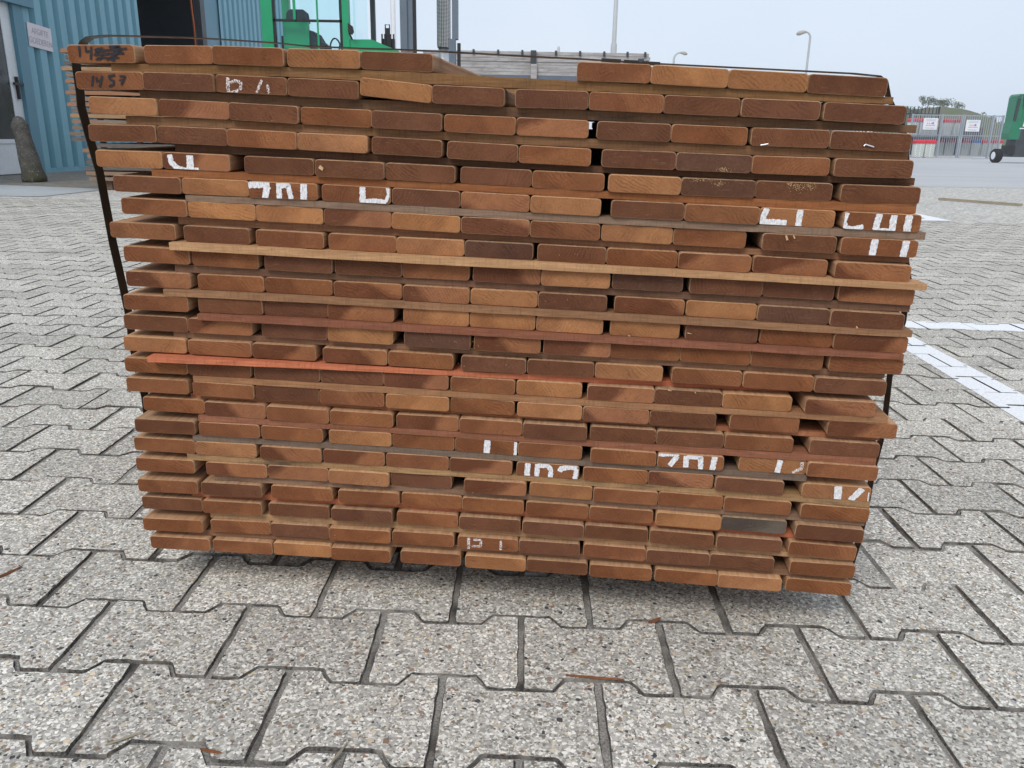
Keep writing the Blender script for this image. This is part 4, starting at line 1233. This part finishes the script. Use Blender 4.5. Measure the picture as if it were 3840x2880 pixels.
mb.prism([(-2.335 - FX, 2.17 - FZ), (-2.275 - FX, 2.13 - FZ), (-2.262 - FX, 2.06 - FZ), (-2.29 - FX, 2.02 - FZ), (-2.335 - FX, 2.05 - FZ)], 'y', 11.9 - FY, 11.96 - FY)
mb.tube([(-2.33 - FX, 11.95 - FY, 2.05 - FZ), (-2.30 - FX, 12.0 - FY, 1.97 - FZ)], 0.012, 6)
mb.obj("mirror", M_BLACK, fk)
# mast: two uprights, chain and hose
for a, b, c in ((-1.632, -1.535, 0.0), (-1.535, -1.46, 0.03)):
    fbox("mast_upright", M_MAST, a, b, 12.0 + c, 12.16, 0.3, 4.6)
fbox("mast_chain", M_BLACK, -1.458, -1.413, 12.03, 12.08, 0.5, 4.5)
fbox("mast_upright", M_MAST, -0.915, -0.835, 12.0, 12.16, 2.0, 4.6)
fbox("mast_upright", M_MAST, -0.96, -0.87, 12.0, 12.16, 0.3, 2.0)
fbox("mast_bracket", M_BLACK, -0.845, -0.80, 12.02, 12.1, 1.62, 1.95)
for z in (0.6, 1.3, 3.9, 4.5):
    fbox("mast_crossbar", M_MAST, -1.46, -0.96, 12.05, 12.14, z, z + 0.1)
mb = MB()
mb.box(-1.945 - FX, -1.755 - FX, 12.3 - FY, 12.36 - FY, 1.80 - FZ, 2.02 - FZ)
for x in (-1.94, -1.90, -1.82, -1.775):
    mb.box(x - FX, x + 0.02 - FX, 12.28 - FY, 12.3 - FY, 1.80 - FZ, 2.08 - FZ)
mb.box(-1.89 - FX, -1.82 - FX, 12.3 - FY, 12.34 - FY, 2.02 - FZ, 2.16 - FZ)
mb.tube([(-1.885 - FX, 12.32 - FY, 2.14 - FZ), (-1.885 - FX, 12.32 - FY, 2.205 - FZ), (-1.825 - FX, 12.32 - FY, 2.205 - FZ), (-1.825 - FX, 12.32 - FY, 2.14 - FZ)], 0.01, 6)
mb.obj("lift_bracket", M_BLACK, fk)
def mesh_pipe_material():
    m = Mat("chrome_mesh", 0.28, 0.5, 0.9)
    p = m.N('TexCoord').outputs['Object']
    s = m.N('SeparateXYZ', {0: p})
    th = m.math('ARCTAN2', s.outputs[1], s.outputs[0])
    a = m.math('SINE', m.math('ADD', m.math('MULTIPLY', th, 12), m.math('MULTIPLY', s.outputs[2], 170)))
    b = m.math('SINE', m.math('SUBTRACT', m.math('MULTIPLY', th, 12), m.math('MULTIPLY', s.outputs[2], 170)))
    k = m.math('MULTIPLY', a, b)
    m.color(m.mix(m.rng(k, -0.25, 0.25), (0.09, 0.09, 0.09, 1), (0.85, 0.85, 0.84, 1)))
    m.bump(k, 0.8, 0.01)
    return m.mat
mb = MB()
mb.lathe([(1.95, 0.098), (2.0, 0.105), (3.6, 0.105), (3.62, 0.09)], 0, 0, 28)
ex = mb.obj("exhaust_guard", mesh_pipe_material(), fk, True, (-1.113 - FX, 13.0 - FY, 0))
mb = MB()
mb.lathe([(0.9, 0.085), (1.95, 0.085)], 0, 0, 20)
mb.obj("exhaust_pipe", M_SILVER, fk, True, (-1.113 - FX, 13.0 - FY, 0))
for x, y in ((-3.1, 12.1), (-1.2, 12.1), (-3.1, 13.7), (-1.2, 13.7)):
    wheel(fk, x - FX, y - FY, 0.36, 0.3, M_SILVER)

# pale service pole just left of the mast
mb = MB()
mb.lathe([(0.0, 0.07), (0.4, 0.06), (5.5, 0.045)], 0, 0, 12)
tag(mb.obj("service_pole", plain("pale_grey_paint", (0.68, 0.69, 0.70, 1), 0.5, 0.3, var=0.05), None, True, (-2.66, 18.5, ground_z(-2.6))), "pale grey pole close to the left side of the forklift mast", "pole")

# ------------------------------------------------------------------ weathered boards behind, on a steel rack
def grey_board_material():
    m = Mat("weathered_board", 0.9, 0.15)
    oi = m.N('ObjectInfo')
    p = m.vmath('ADD', m.N('TexCoord').outputs['Object'], m.N('CombineXYZ', {0: m.math('MULTIPLY', oi.outputs['Random'], 31.0)}).outputs[0])
    a = m.noise(m.map(p, (1.6, 6, 22)), 1.0, 5, 0.65)
    b = m.noise(m.map(p, (5, 9, 9)), 1.0, 4, 0.6)
    c = m.mix(m.rng(a, 0.3, 0.7), (0.27, 0.25, 0.245, 1), (0.56, 0.535, 0.52, 1))
    m.color(m.mix(m.rng(b, 0.5, 0.7, 0, 0.5), c, (0.24, 0.20, 0.18, 1)))
    m.bump(a, 0.4, 0.006)
    return m.mat
M_GBOARD = grey_board_material()
GB = thing("weathered_board_stack", "pile of weathered grey boards with dark straps, seen beyond the gap in the top layer", "timber stack", (0.9, 20.0, ground_z(0.9)))
q = random.Random(4)
gx, gz = GB.location.x, GB.location.z
for k in range(7):
    z0 = 2.13 + k * 0.0745
    z1 = z0 + 0.07
    right = 3.13 + q.uniform(-0.1, 0.0) - (0.12 if k < 5 else 0)
    mb = MB()
    x = -2.2
    mb.box(-2.2 - gx, right - gx, q.uniform(0.0, 0.03), 1.2, z0 - gz, z1 - gz)
    mb.obj("board", M_GBOARD, GB)
for x in (-1.05, -0.48, 0.08, 0.86, 1.42, 1.98, 2.52, 2.93):
    mb = MB()
    mb.box(x - gx, x + 0.05 - gx, -0.03, -0.005, 2.565 - gz, 2.675 - gz)
    mb.obj("cleat", M_DKGREY, GB)
for x, z0 in ((0.30, 2.37), (2.80, 2.44)):
    mb = MB()
    mb.box(x - gx, x + 0.13 - gx, -0.05, -0.005, z0 - gz, z0 + (0.30 if x < 1 else 0.09) - gz)
    mb.obj("bracket", M_DKGREY, GB)
mb = MB()
mb.box(0.31 - gx, 0.45 - gx, -0.10, -0.052, 1.6 - gz, 2.37 - gz)
mb.obj("post", M_GBOARD, GB)
mb = MB()
mb.box(-2.3 - gx, 2.85 - gx, -0.02, 1.25, 2.02 - gz, 2.125 - gz)
mb.obj("rack_beam", M_MAST, GB)
for x in (-2.0, 0.3, 2.4):
    mb = MB()
    mb.box(x - gx, x + 0.12 - gx, 0.1, 1.1, 0, 2.02 - gz)
    mb.obj("rack_leg", M_MAST, GB)

# ------------------------------------------------------------------ lamp posts
M_LAMP = plain("lamp_post_paint", (0.44, 0.46, 0.46, 1), 0.5, 0.3, var=0.05)
M_LAMPHEAD = plain("lamp_head_paint", (0.40, 0.38, 0.34, 1), 0.5, 0.3, var=0.08)
def lamp_post(x, y, height, r0, arm, rise, label, headlen=0.6):
    t = thing("lamp_post", label, "lamp post", (x, y, ground_z(x)), 0, "lamp posts round the yard")
    mb = MB()
    s = 1 if arm > 0 else -1
    path = [(0, 0, 0), (0, 0, 1.2), (0, 0, height - rise)]
    for k in range(1, 7):
        a = k / 6 * math.pi / 2
        path.append((arm * (1 - math.cos(a)), 0, height - rise + rise * math.sin(a)))
    n = len(path)
    mb.tube(path, [r0, r0 * 0.95] + [r0 * (0.8 - 0.35 * i / n) for i in range(n - 2)], 10)
    mb.obj("pole", M_LAMP, t, True)
    hd = MB()
    hd.tube([(arm - s * 0.05, 0, height), (arm + s * headlen * 0.25, 0, height - 0.01), (arm + s * headlen * 0.7, 0, height - 0.06), (arm + s * headlen, 0, height - 0.12)], [r0 * 0.6, headlen * 0.2, headlen * 0.26, headlen * 0.12], 10)
    hd.obj("lamp_head", M_LAMPHEAD, t, True)
    return t
lamp_post(15.15, 45.0, 6.33, 0.068, -0.26, 0.28, "grey street lamp with short bent head above the right end of the timber stack", 0.46)
lamp_post(12.7, 70.0, 7.75, 0.11, 0.5, 0.5, "small distant street lamp with a slanting arm, right of the grey boards", 0.55)
t = thing("lamp_post", "tall pale pole rising out of the top of the picture behind the grey boards", "lamp post", (3.33, 30.0, ground_z(3.3)), 0, "lamp posts round the yard")
mb = MB()
mb.lathe([(0.0, 0.12), (3.95, 0.105), (4.0, 0.078), (9.0, 0.06)], 0, 0, 14)
mb.obj("pole", M_LAMP, t, True)
mb = MB()
mb.box(-0.1, 0.8, -0.12, 0.12, 8.95, 9.1)
mb.obj("lamp_head", M_LAMPHEAD, t)
mb = MB()
mb.lathe([(0.0, 0.12), (6.9, 0.10), (7.0, 0.06)], 0, 0, 10)
tag(mb.obj("lamp_post", M_LAMP, None, True, (2.83, 60.0, ground_z(2.8))), "tip of a far pole just showing over the grey boards", "lamp post", "lamp posts round the yard")

# ------------------------------------------------------------------ steel cage with bins at the far right
M_GALV = plain("galvanised_steel", (0.33, 0.37, 0.41, 1), 0.5, 0.4, 0.3, var=0.1, scale=2)
GR = ground_z(30)
CY = 62.0
cg = thing("cage_fence", "grey steel bar cage fence with gates holding bins at the far right", "fence", (32.4, CY, GR))
def cbox(name, x0, x1, z0, z1, y0=-0.03, y1=0.03, mat=M_GALV, parent=cg):
    mb = MB()
    mb.box(x0 - 32.4, x1 - 32.4, y0, y1, z0 - GR, z1 - GR)
    return mb.obj(name, mat, parent)
XL, XR = 29.05, 35.75
for x in (29.05, 31.25, 32.72, 32.86, 35.0, 35.70):
    cbox("post", x - 0.05, x + 0.06, GR, 3.03, -0.05, 0.05)
for x0, x1 in ((29.11, 31.20), (31.31, 32.67), (32.92, 34.95)):
    for z in (0.1, 1.53, 2.93):
        cbox("rail", x0, x1, z, z + 0.07)
for z in (0.1, 1.53, 2.93):
    cbox("rail", 35.06, 35.65, z, z + 0.07)
bar_mb = MB()
bar_mb.box(-0.022, 0.022, -0.05, -0.03, 0.17, 2.98)
bar_me = bar_mb.mesh("bar", M_GALV)
x = 29.2
while x < 35.65:
    if min(abs(x - p) for p in (29.05, 31.25, 32.72, 32.86, 35.0, 35.70)) > 0.08:
        link("bar", bar_me, cg, (x - 32.4, 0, 0))
    x += 0.162
cbox("plinth", 29.1, 33.9, GR, GR + 0.10, -0.02, 0.25, plain("pale_concrete", (0.45, 0.44, 0.42, 1), 0.9))
cbox("shelf", 29.2, 33.6, 1.42, 1.50, 0.1, 1.6)
cbox("back_wall", 29.2, 35.7, 0.12, 2.2, 2.3, 2.4, plain("cage_back_board", (0.10, 0.10, 0.105, 1), 0.8, var=0.3, scale=2))

def bin_material():
    m = Mat("bin_plastic", 0.6, 0.3)
    s = m.N('SeparateXYZ', {0: m.N('TexCoord').outputs['Object']})
    zig = m.math('ABSOLUTE', m.math('SUBTRACT', m.math('FRACT', m.math('ADD', m.math('MULTIPLY', s.outputs[0], 3.2), 50.5)), 0.5))
    w = m.math('FRACT', m.math('ADD', m.math('MULTIPLY', s.outputs[2], 8.0), m.math('MULTIPLY', zig, 2.6)))
    k = m.math('MULTIPLY', m.math('GREATER_THAN', w, 0.55), m.math('GREATER_THAN', zig, 0.07))
    n = m.noise(m.N('TexCoord').outputs['Object'], 5, 3)
    c = m.mix(m.rng(n, 0.3, 0.7), (0.62, 0.65, 0.61, 1), (0.72, 0.74, 0.70, 1))
    m.color(m.mix(k, c, (0.24, 0.27, 0.255, 1)))
    return m.mat
M_BIN = bin_material()
M_RED = plain("red_lid", (0.55, 0.025, 0.045, 1), 0.45, 0.4, var=0.08, scale=3)
M_BLUE = plain("blue_lid", (0.02, 0.085, 0.30, 1), 0.45, 0.4, var=0.08, scale=3)
M_GREYBIN = plain("grey_bin", (0.2, 0.205, 0.2, 1), 0.6, 0.3, var=0.1, scale=3)
def loft(mb, rings):
    n = len(rings[0])
    v = [p for r in rings for p in r]
    f = [tuple(range(n - 1, -1, -1)), tuple(range((len(rings) - 1) * n, len(rings) * n))]
    for i in range(len(rings) - 1):
        f += [(i * n + k, i * n + (k + 1) % n, (i + 1) * n + (k + 1) % n, (i + 1) * n + k) for k in range(n)]
    mb.add(v, f)
def rect(hx, hy, z, c=0.06):
    return [(-hx + c, -hy, z), (hx - c, -hy, z), (hx, -hy + c, z), (hx, hy - c, z), (hx - c, hy, z), (-hx + c, hy, z), (-hx, hy - c, z), (-hx, -hy + c, z)]
bb = MB()
loft(bb, [rect(0.27, 0.27, 0.0), rect(0.30, 0.30, 0.05), rect(0.335, 0.335, 0.96), rect(0.35, 0.35, 0.965), rect(0.35, 0.35, 1.0)])
BIN_BODY = bb.mesh("bin_body", M_BIN)
bb = MB()
loft(bb, [rect(0.365, 0.365, 0.985), rect(0.37, 0.37, 1.16), rect(0.30, 0.30, 1.24), rect(0.24, 0.24, 1.25)])
LIDS = {'r': bb.mesh("lid", M_RED), 'b': bb.mesh("lid", M_BLUE)}
def bin_(x, y, z, lid, label, grp, body=BIN_BODY):
    t = thing("waste_bin", label, "bin", (x, y, z), 0, grp)
    link("bin_body", body, t)
    link("lid", LIDS[lid], t)
    return t
bin_(29.15, 60.6, GR, 'r', "red-lidded bin outside the cage fence, the left one of the pair", "bins at the cage")
bin_(29.86, 60.55, GR, 'r', "red-lidded bin outside the cage fence, the right one of the pair", "bins at the cage")
zs = 1.505
for i, x in enumerate((29.75, 30.5, 31.15)):
    bin_(x, 63.2, zs, 'r', "red-lidded bin on the cage shelf, %s behind the left white sign" % ("leftmost,", "middle one", "right-hand one")[i], "bins at the cage")
bin_(32.25, 63.2, zs, 'r', "red-lidded bin on the cage shelf right of the left white sign, left of two", "bins at the cage")
bin_(33.05, 63.2, zs, 'r', "red-lidded bin on the cage shelf right of the left white sign, right of two", "bins at the cage")
bin_(31.8, 63.2, GR + 0.12, 'r', "red-lidded bin standing low in the cage, just right of the outside pair", "bins at the cage")
bin_(32.62, 63.2, GR + 0.12, 'r', "red-lidded bin standing low in the cage, second right of the outside pair", "bins at the cage")
bin_(33.75, 63.2, GR + 0.12, 'r', "red-lidded bin standing low in the cage under the right white sign", "bins at the cage")
bin_(34.55, 63.2, GR + 0.12, 'b', "blue-lidded bin in the row of red lids right in the cage", "bins at the cage")
bin_(35.4, 63.2, GR + 0.12, 'r', "red-lidded bin right beside the blue-lidded one in the cage", "bins at the cage")
bin_(36.15, 63.2, GR + 0.12, 'r', "rightmost red-lidded bin in the cage, nearest the parked forklift", "bins at the cage")
bb = MB()
loft(bb, [rect(0.27, 0.27, 0.0), rect(0.30, 0.30, 0.05), rect(0.335, 0.335, 0.96), rect(0.35, 0.35, 1.0)])
bin_(28.15, 61.2, GR, 'r', "plain dark grey bin with red lid at the left end of the cage", "bins at the cage", bb.mesh("bin_body", M_GREYBIN))
bin_(29.3, 63.2, GR + 0.12, 'b', "blue-lidded bin low in the cage behind the outside pair", "bins at the cage")

M_SHEET = plain("white_sign_sheet", (0.74, 0.76, 0.79, 1), 0.5, 0.3, var=0.03)
M_PRINT = plain("grey_print", (0.38, 0.41, 0.45, 1), 0.6)
M_PRED = plain("red_print", (0.55, 0.25, 0.28, 1), 0.6)
M_PBLUE = plain("blue_print", (0.10, 0.15, 0.42, 1), 0.6)
for x0, z0, lab in ((29.85, 1.94, "left white notice board with coloured print on the cage fence"), (32.98, 1.86, "right white notice board with coloured print on the cage fence")):
    t = thing("fence_sign", lab, "sign", (x0, 61.88, z0), 0, "notices on the cage fence")
    mb = MB(); mb.box(0, 1.03, -0.01, 0.01, 0, 0.81); mb.obj("sign_plate", M_SHEET, t)
    mb = MB()
    for k, (a, b) in enumerate(((0.12, 0.93), (0.2, 0.85), (0.15, 0.88))):
        z = 0.70 - k * 0.055
        x = a
        while x < b:
            w = 0.05 + 0.03 * ((k * 7 + int(x * 31)) % 3)
            mb.box(x, min(b, x + w), -0.014, -0.0105, z, z + 0.025)
            x += w + 0.025
    for k in range(2):
        mb.box(0.15 + 0.08 * k, 0.9 - 0.1 * k, -0.014, -0.0105, 0.12 - k * 0.05, 0.14 - k * 0.05)
    mb.obj("print", M_PRINT, t)
    mb = MB()
    for k in range(7):
        mb.box(0.20 + 0.1 * k, 0.275 + 0.1 * k, -0.014, -0.0105, 0.27, 0.33 + 0.01 * (k % 2))
    for k in range(3):
        mb.tube([(0.3 + 0.14 * k, -0.0105, 0.44), (0.3 + 0.14 * k, -0.014, 0.44)], 0.045, 12)
    mb.obj("print", M_PRED, t)
    mb = MB(); mb.tube([(0.70, -0.0105, 0.45), (0.70, -0.0142, 0.45)], 0.07, 14); mb.obj("emblem", M_PBLUE, t)

# dark palisade fence behind the cage
pf = thing("palisade_fence", "dark spiked palisade fence rising behind the left end of the bin cage", "fence", (31.0, 68.0, GR))
M_PAL = plain("dark_fence_paint", (0.03, 0.036, 0.045, 1), 0.5, 0.3, var=0.1)
pm = MB()
pm.prism([(-0.035, 0.1), (0.035, 0.1), (0.035, 3.72), (0.0, 3.9), (-0.035, 3.72)], 'y', -0.02, 0.02)
pale_me = pm.mesh("pale", M_PAL)
x = -3.6
while x < 2.95:
    link("pale", pale_me, pf, (x, 0, 0))
    x += 0.30
for z in (0.5, 3.25):
    mb = MB(); mb.box(-3.7, 3.0, 0.02, 0.06, z, z + 0.08); mb.obj("rail", M_PAL, pf)
for x in (-2.7, 0.2, 2.95):
    mb = MB(); mb.box(x - 0.06, x + 0.06, 0.06, 0.18, 0, 3.85); mb.obj("post", M_PAL, pf)

# ------------------------------------------------------------------ parked forklift at the right edge
f2 = thing("forklift", "green forklift with dark grey lower body parked at the right edge beside the bin cage", "forklift", (27.2, 44.6, ground_z(27)))
AX, AY, AZ = f2.location
def pr(name, mat, pts, y0, y1, parent=None):
    mb = MB()
    mb.prism([(x + 0.40 - AX, z - AZ) for x, z in pts], 'y', y0 - AY, y1 - AY)
    return mb.obj(name, mat, parent or f2)
pr("cab_shell", M_GREEN2, [(25.42, 1.15), (25.93, 1.15), (26.0, 1.75), (28.4, 1.75), (28.4, 2.2), (25.95, 2.2), (25.72, 3.33), (25.44, 3.26), (25.44, 2.04), (25.38, 1.45)], 44.0, 44.7)
pr("roof", M_GREEN2, [(25.46, 3.28), (25.56, 3.40), (28.3, 3.44), (28.3, 3.34), (25.72, 3.33)], 43.95, 44.75)
pr("side_window", M_DOORGLASS, [(25.455, 2.1), (25.60, 2.05), (25.66, 3.2), (25.50, 3.18)], 43.97, 43.998)
pr("pillar", M_GREEN2, [(25.92, 2.2), (26.05, 2.2), (25.93, 3.34), (25.80, 3.34)], 43.98, 44.1)
pr("window_pane", glass("tinted_glass", (0.30, 0.35, 0.34, 1), 0.05, 0.3), [(26.05, 2.2), (27.6, 2.2), (27.6, 3.33), (25.93, 3.33)], 44.02, 44.03)
pr("engine_cover", M_DKGREY, [(25.80, 0.27), (28.4, 0.27), (28.4, 1.749), (25.85, 1.749)], 44.02, 44.9)
pr("seat_back", M_GREEN, [(26.12, 2.2), (26.9, 2.2), (26.9, 2.62), (26.15, 2.62)], 44.25, 44.35)
pr("axle_block", M_BLACK, [(25.5, 0.42), (25.85, 0.42), (25.85, 0.82), (25.45, 0.85)], 44.0, 44.6)
sb = pr("name_board", M_SHEET, [(26.0, 1.80), (27.2, 1.80), (27.2, 2.19), (26.05, 2.19)], 43.96, 43.985)
text_obj("lettering", "eW", 0.26, M_GREEN, f2, (26.67 - AX, 43.957 - AY, 1.99 - AZ), (R(90), 0, 0), 0.001)
pr("stripe", M_SHEET, [(25.88, 1.68), (27.2, 1.68), (27.2, 1.735), (25.88, 1.735)], 43.985, 43.999)
wheel(f2, 25.47 - AX, 44.25 - AY, 0.36, 0.34, M_SHEET)
wheel(f2, 28.2 - AX, 44.4 - AY, 0.36, 0.34, M_SHEET)

# ------------------------------------------------------------------ far mound and trees
def grass_material():
    m = Mat("mound_grass", 0.95, 0.05)
    p = m.N('NewGeometry').outputs['Position']
    a = m.noise(p, 0.35, 6, 0.65)
    m.color(m.mix(m.rng(a, 0.35, 0.65), (0.13, 0.12, 0.085, 1), (0.09, 0.115, 0.05, 1)))
    return m.mat
mb = MB()
NX, NY = 48, 16
q = random.Random(6)
def hill_z(x, y):
    h = 6.2 * math.exp(-((x - 77.0) / 6.6) ** 4) + 3.0 * math.exp(-((x - 66) / 10) ** 2) + 2.0 * math.exp(-((x - 98) / 16) ** 2)
    t = (y - 132) / 40.0
    return h * math.sin(min(1, t / 0.44) * math.pi / 2) * (1 if t < 0.75 else max(0, (1 - t) / 0.25))
v = []
for j in range(NY + 1):
    for i in range(NX + 1):
        x, y = 45 + 90 * i / NX, 132 + 40 * j / NY
        h = hill_z(x, y)
        v.append((x, y, h + q.uniform(-0.12, 0.12) * min(1, h) - 0.1))
mb.add(v, [(j * (NX + 1) + i, j * (NX + 1) + i + 1, (j + 1) * (NX + 1) + i + 1, (j + 1) * (NX + 1) + i) for j in range(NY) for i in range(NX)])
struct(mb.obj("hill", grass_material(), None, True))
def leaf_material():
    m = Mat("foliage", 0.8, 0.15)
    p = m.N('NewGeometry').outputs['Position']
    a = m.noise(p, 0.9, 4, 0.6)
    m.color(m.mix(m.rng(a, 0.3, 0.7), (0.055, 0.085, 0.032, 1), (0.12, 0.15, 0.06, 1)))
    return m.mat
M_LEAF = leaf_material()
M_BARK = plain("bark", (0.09, 0.07, 0.05, 1), 0.9, 0.1, var=0.2)
def tree(x, y, z, h, w, label, n=900, seed=1, name="tree"):
    q = random.Random(seed)
    t = thing(name, label, "tree", (x, y, z), 0, "shrubs and trees behind the cage")
    mb = MB()
    mb.tube([(0, 0, 0), (0.05 * w, 0, h * 0.35), (0, 0.05 * w, h * 0.75)], [0.05 * h, 0.035 * h, 0.01 * h], 6)
    for k in range(5):
        a = k * 1.3
        mb.tube([(0.02 * w, 0, h * (0.2 + 0.08 * k)), (0.3 * w * math.cos(a), 0.3 * w * math.sin(a), h * (0.5 + 0.07 * k))], [0.02 * h, 0.006 * h], 5)
    mb.obj("trunk", M_BARK, t)
    cr = MB()
    blobs = [(q.uniform(-0.5, 0.5) * w, q.uniform(-0.35, 0.35) * w, h * q.uniform(0.35, 0.86), w * q.uniform(0.16, 0.34)) for _ in range(14)]
    for _ in range(n):
        bx, by, bz, br = q.choice(blobs)
        th, ph, rr = q.uniform(0, 6.28), math.acos(q.uniform(-1, 1)), br * q.uniform(0.55, 1.05) ** 0.6
        c = Vector((bx + rr * math.sin(ph) * math.cos(th), by + rr * math.sin(ph) * math.sin(th), bz + 0.8 * rr * math.cos(ph)))
        a = Vector((q.gauss(0, 1), q.gauss(0, 1), q.gauss(0, 1))).normalized()
        b = a.cross(Vector((q.gauss(0, 1), q.gauss(0, 1), q.gauss(0, 1)))).normalized()
        s = 0.045 * w * q.uniform(0.6, 1.3)
        cr.add([c - a * s, c + b * s * 0.6, c + a * s, c - b * s * 0.6], [(0, 1, 2, 3)])
    cr.obj("crown", M_LEAF, t)
    return t
for x, y, h, w, n, sd, lab in ((73.6, 152, 1.9, 2.6, 800, 1, "low rounded shrub on the left of the mound top behind the palisade fence"),
                               (76.4, 152.5, 1.7, 2.6, 800, 2, "low rounded shrub in the middle of the mound top"),
                               (78.9, 152, 1.5, 2.0, 600, 3, "low rounded shrub at the right end of the mound top"),
                               (70.8, 152, 2.4, 2.8, 700, 4, "shrub half hidden by the palisade fence left of the mound")):
    tree(x, y, hill_z(x, y) - 0.15, h, w, lab, n, sd, "shrub")
tree(88.5, 160, hill_z(88.5, 160) - 0.15, 7.3 - hill_z(88.5, 160), 4.0, "hazy round tree beyond the right half of the bin cage", 1300, 5)
tree(93.0, 163, hill_z(93, 163) - 0.15, 6.2 - hill_z(93, 163), 3.6, "smaller hazy tree right of the round one beyond the cage", 900, 6)

# ------------------------------------------------------------------ small things lying on the ground
M_PALEWOOD = plain("pale_batten_wood", (0.33, 0.285, 0.205, 1), 0.8, 0.1, var=0.12, scale=9)
mb = MB()
a, b = Vector((5.99, 11.61, ground_z(6) + 0.004)), Vector((6.56, 10.62, ground_z(6.5) + 0.004))
d = (b - a).normalized() * 1.0
nrm = Vector((-d.y, d.x, 0)) * 0.022
mb.add([a + nrm, b + nrm, b - nrm, a - nrm, a + nrm + Vector((0, 0, .03)), b + nrm + Vector((0, 0, .03)), b - nrm + Vector((0, 0, .03)), a - nrm + Vector((0, 0, .03))],
       [(0, 3, 2, 1), (4, 5, 6, 7), (0, 1, 5, 4), (1, 2, 6, 5), (2, 3, 7, 6), (3, 0, 4, 7)])
tag(mb.obj("batten", M_PALEWOOD), "long thin pale batten lying on the open paving at the right", "batten")
M_TWIG = plain("brown_splinter", (0.19, 0.075, 0.035, 1), 0.8, 0.1, var=0.3, scale=120)
def splinter(x, y, ang, ln, w, label, mat=M_TWIG, lift=0.002):
    mb = MB()
    n = 5
    z0 = lift
    for i in range(n):
        t = i / (n - 1) - 0.5
        ww = w * (1 - abs(t) * 1.5) / 2 + 0.0004
        mb.v += [(t * ln, -ww, z0), (t * ln, ww, z0), (t * ln, ww * 0.3, z0 + w * 0.5), (t * ln, -ww * 0.3, z0 + w * 0.5)]
    for i in range(n - 1):
        for j in range(4):
            mb.f.append((4 * i + j, 4 * i + 4 + j, 4 * i + 4 + (j + 1) % 4, 4 * i + (j + 1) % 4))
    mb.f += [(3, 2, 1, 0), (4 * n - 4, 4 * n - 3, 4 * n - 2, 4 * n - 1)]
    mb.m = [0] * len(mb.f)
    o = mb.obj("wood_splinter", mat, None, False, (x, y, ground_z(x)))
    o.rotation_euler = (0, 0, ang)
    return tag(o, label, "splinter", "wood splinters on the pavers")

splinter(-0.775, 1.09, R(62), 0.05, 0.005, "reddish splinter at the left edge of the picture, level with the lowest layer")
splinter(-0.190, 0.985, R(82), 0.045, 0.004, "rust-brown splinter lying in an upright joint just in front of the stack", lift=-0.002)
splinter(0.114, 0.884, R(-6), 0.075, 0.004, "long light-brown splinter along a joint in the middle foreground")
splinter(0.214, 1.018, R(30), 0.022, 0.006, "dark reddish chip where two joints meet under the stack's middle")
splinter(-0.432, 0.752, R(35), 0.045, 0.0028, "pale straw-coloured splinter in a joint at the lower left", M_PALEWOOD)
splinter(-0.330, 0.735, R(-12), 0.026, 0.004, "brown splinter in a zigzag joint at the bottom left")
splinter(-0.188, 0.735, R(70), 0.04, 0.003, "pale straw in an upright joint at the bottom edge", M_PALEWOOD)

# ------------------------------------------------------------------ thin haze over the yard
hz = MB()
hz.box(-290, 290, -70, 310, -1.1, 11.0)
hm = bpy.data.materials.new("haze_air")
hm.use_nodes = True
hn = hm.node_tree
hn.nodes.remove(hn.nodes['Principled BSDF'])
pv = hn.nodes.new('ShaderNodeVolumePrincipled')
pv.inputs['Color'].default_value = (0.93, 0.96, 1.0, 1)
pv.inputs['Density'].default_value = 0.0008
pv.inputs['Anisotropy'].default_value = 0.2
hn.links.new(pv.outputs[0], hn.nodes['Material Output'].inputs['Volume'])
struct(hz.obj("haze", hm), 'stuff')
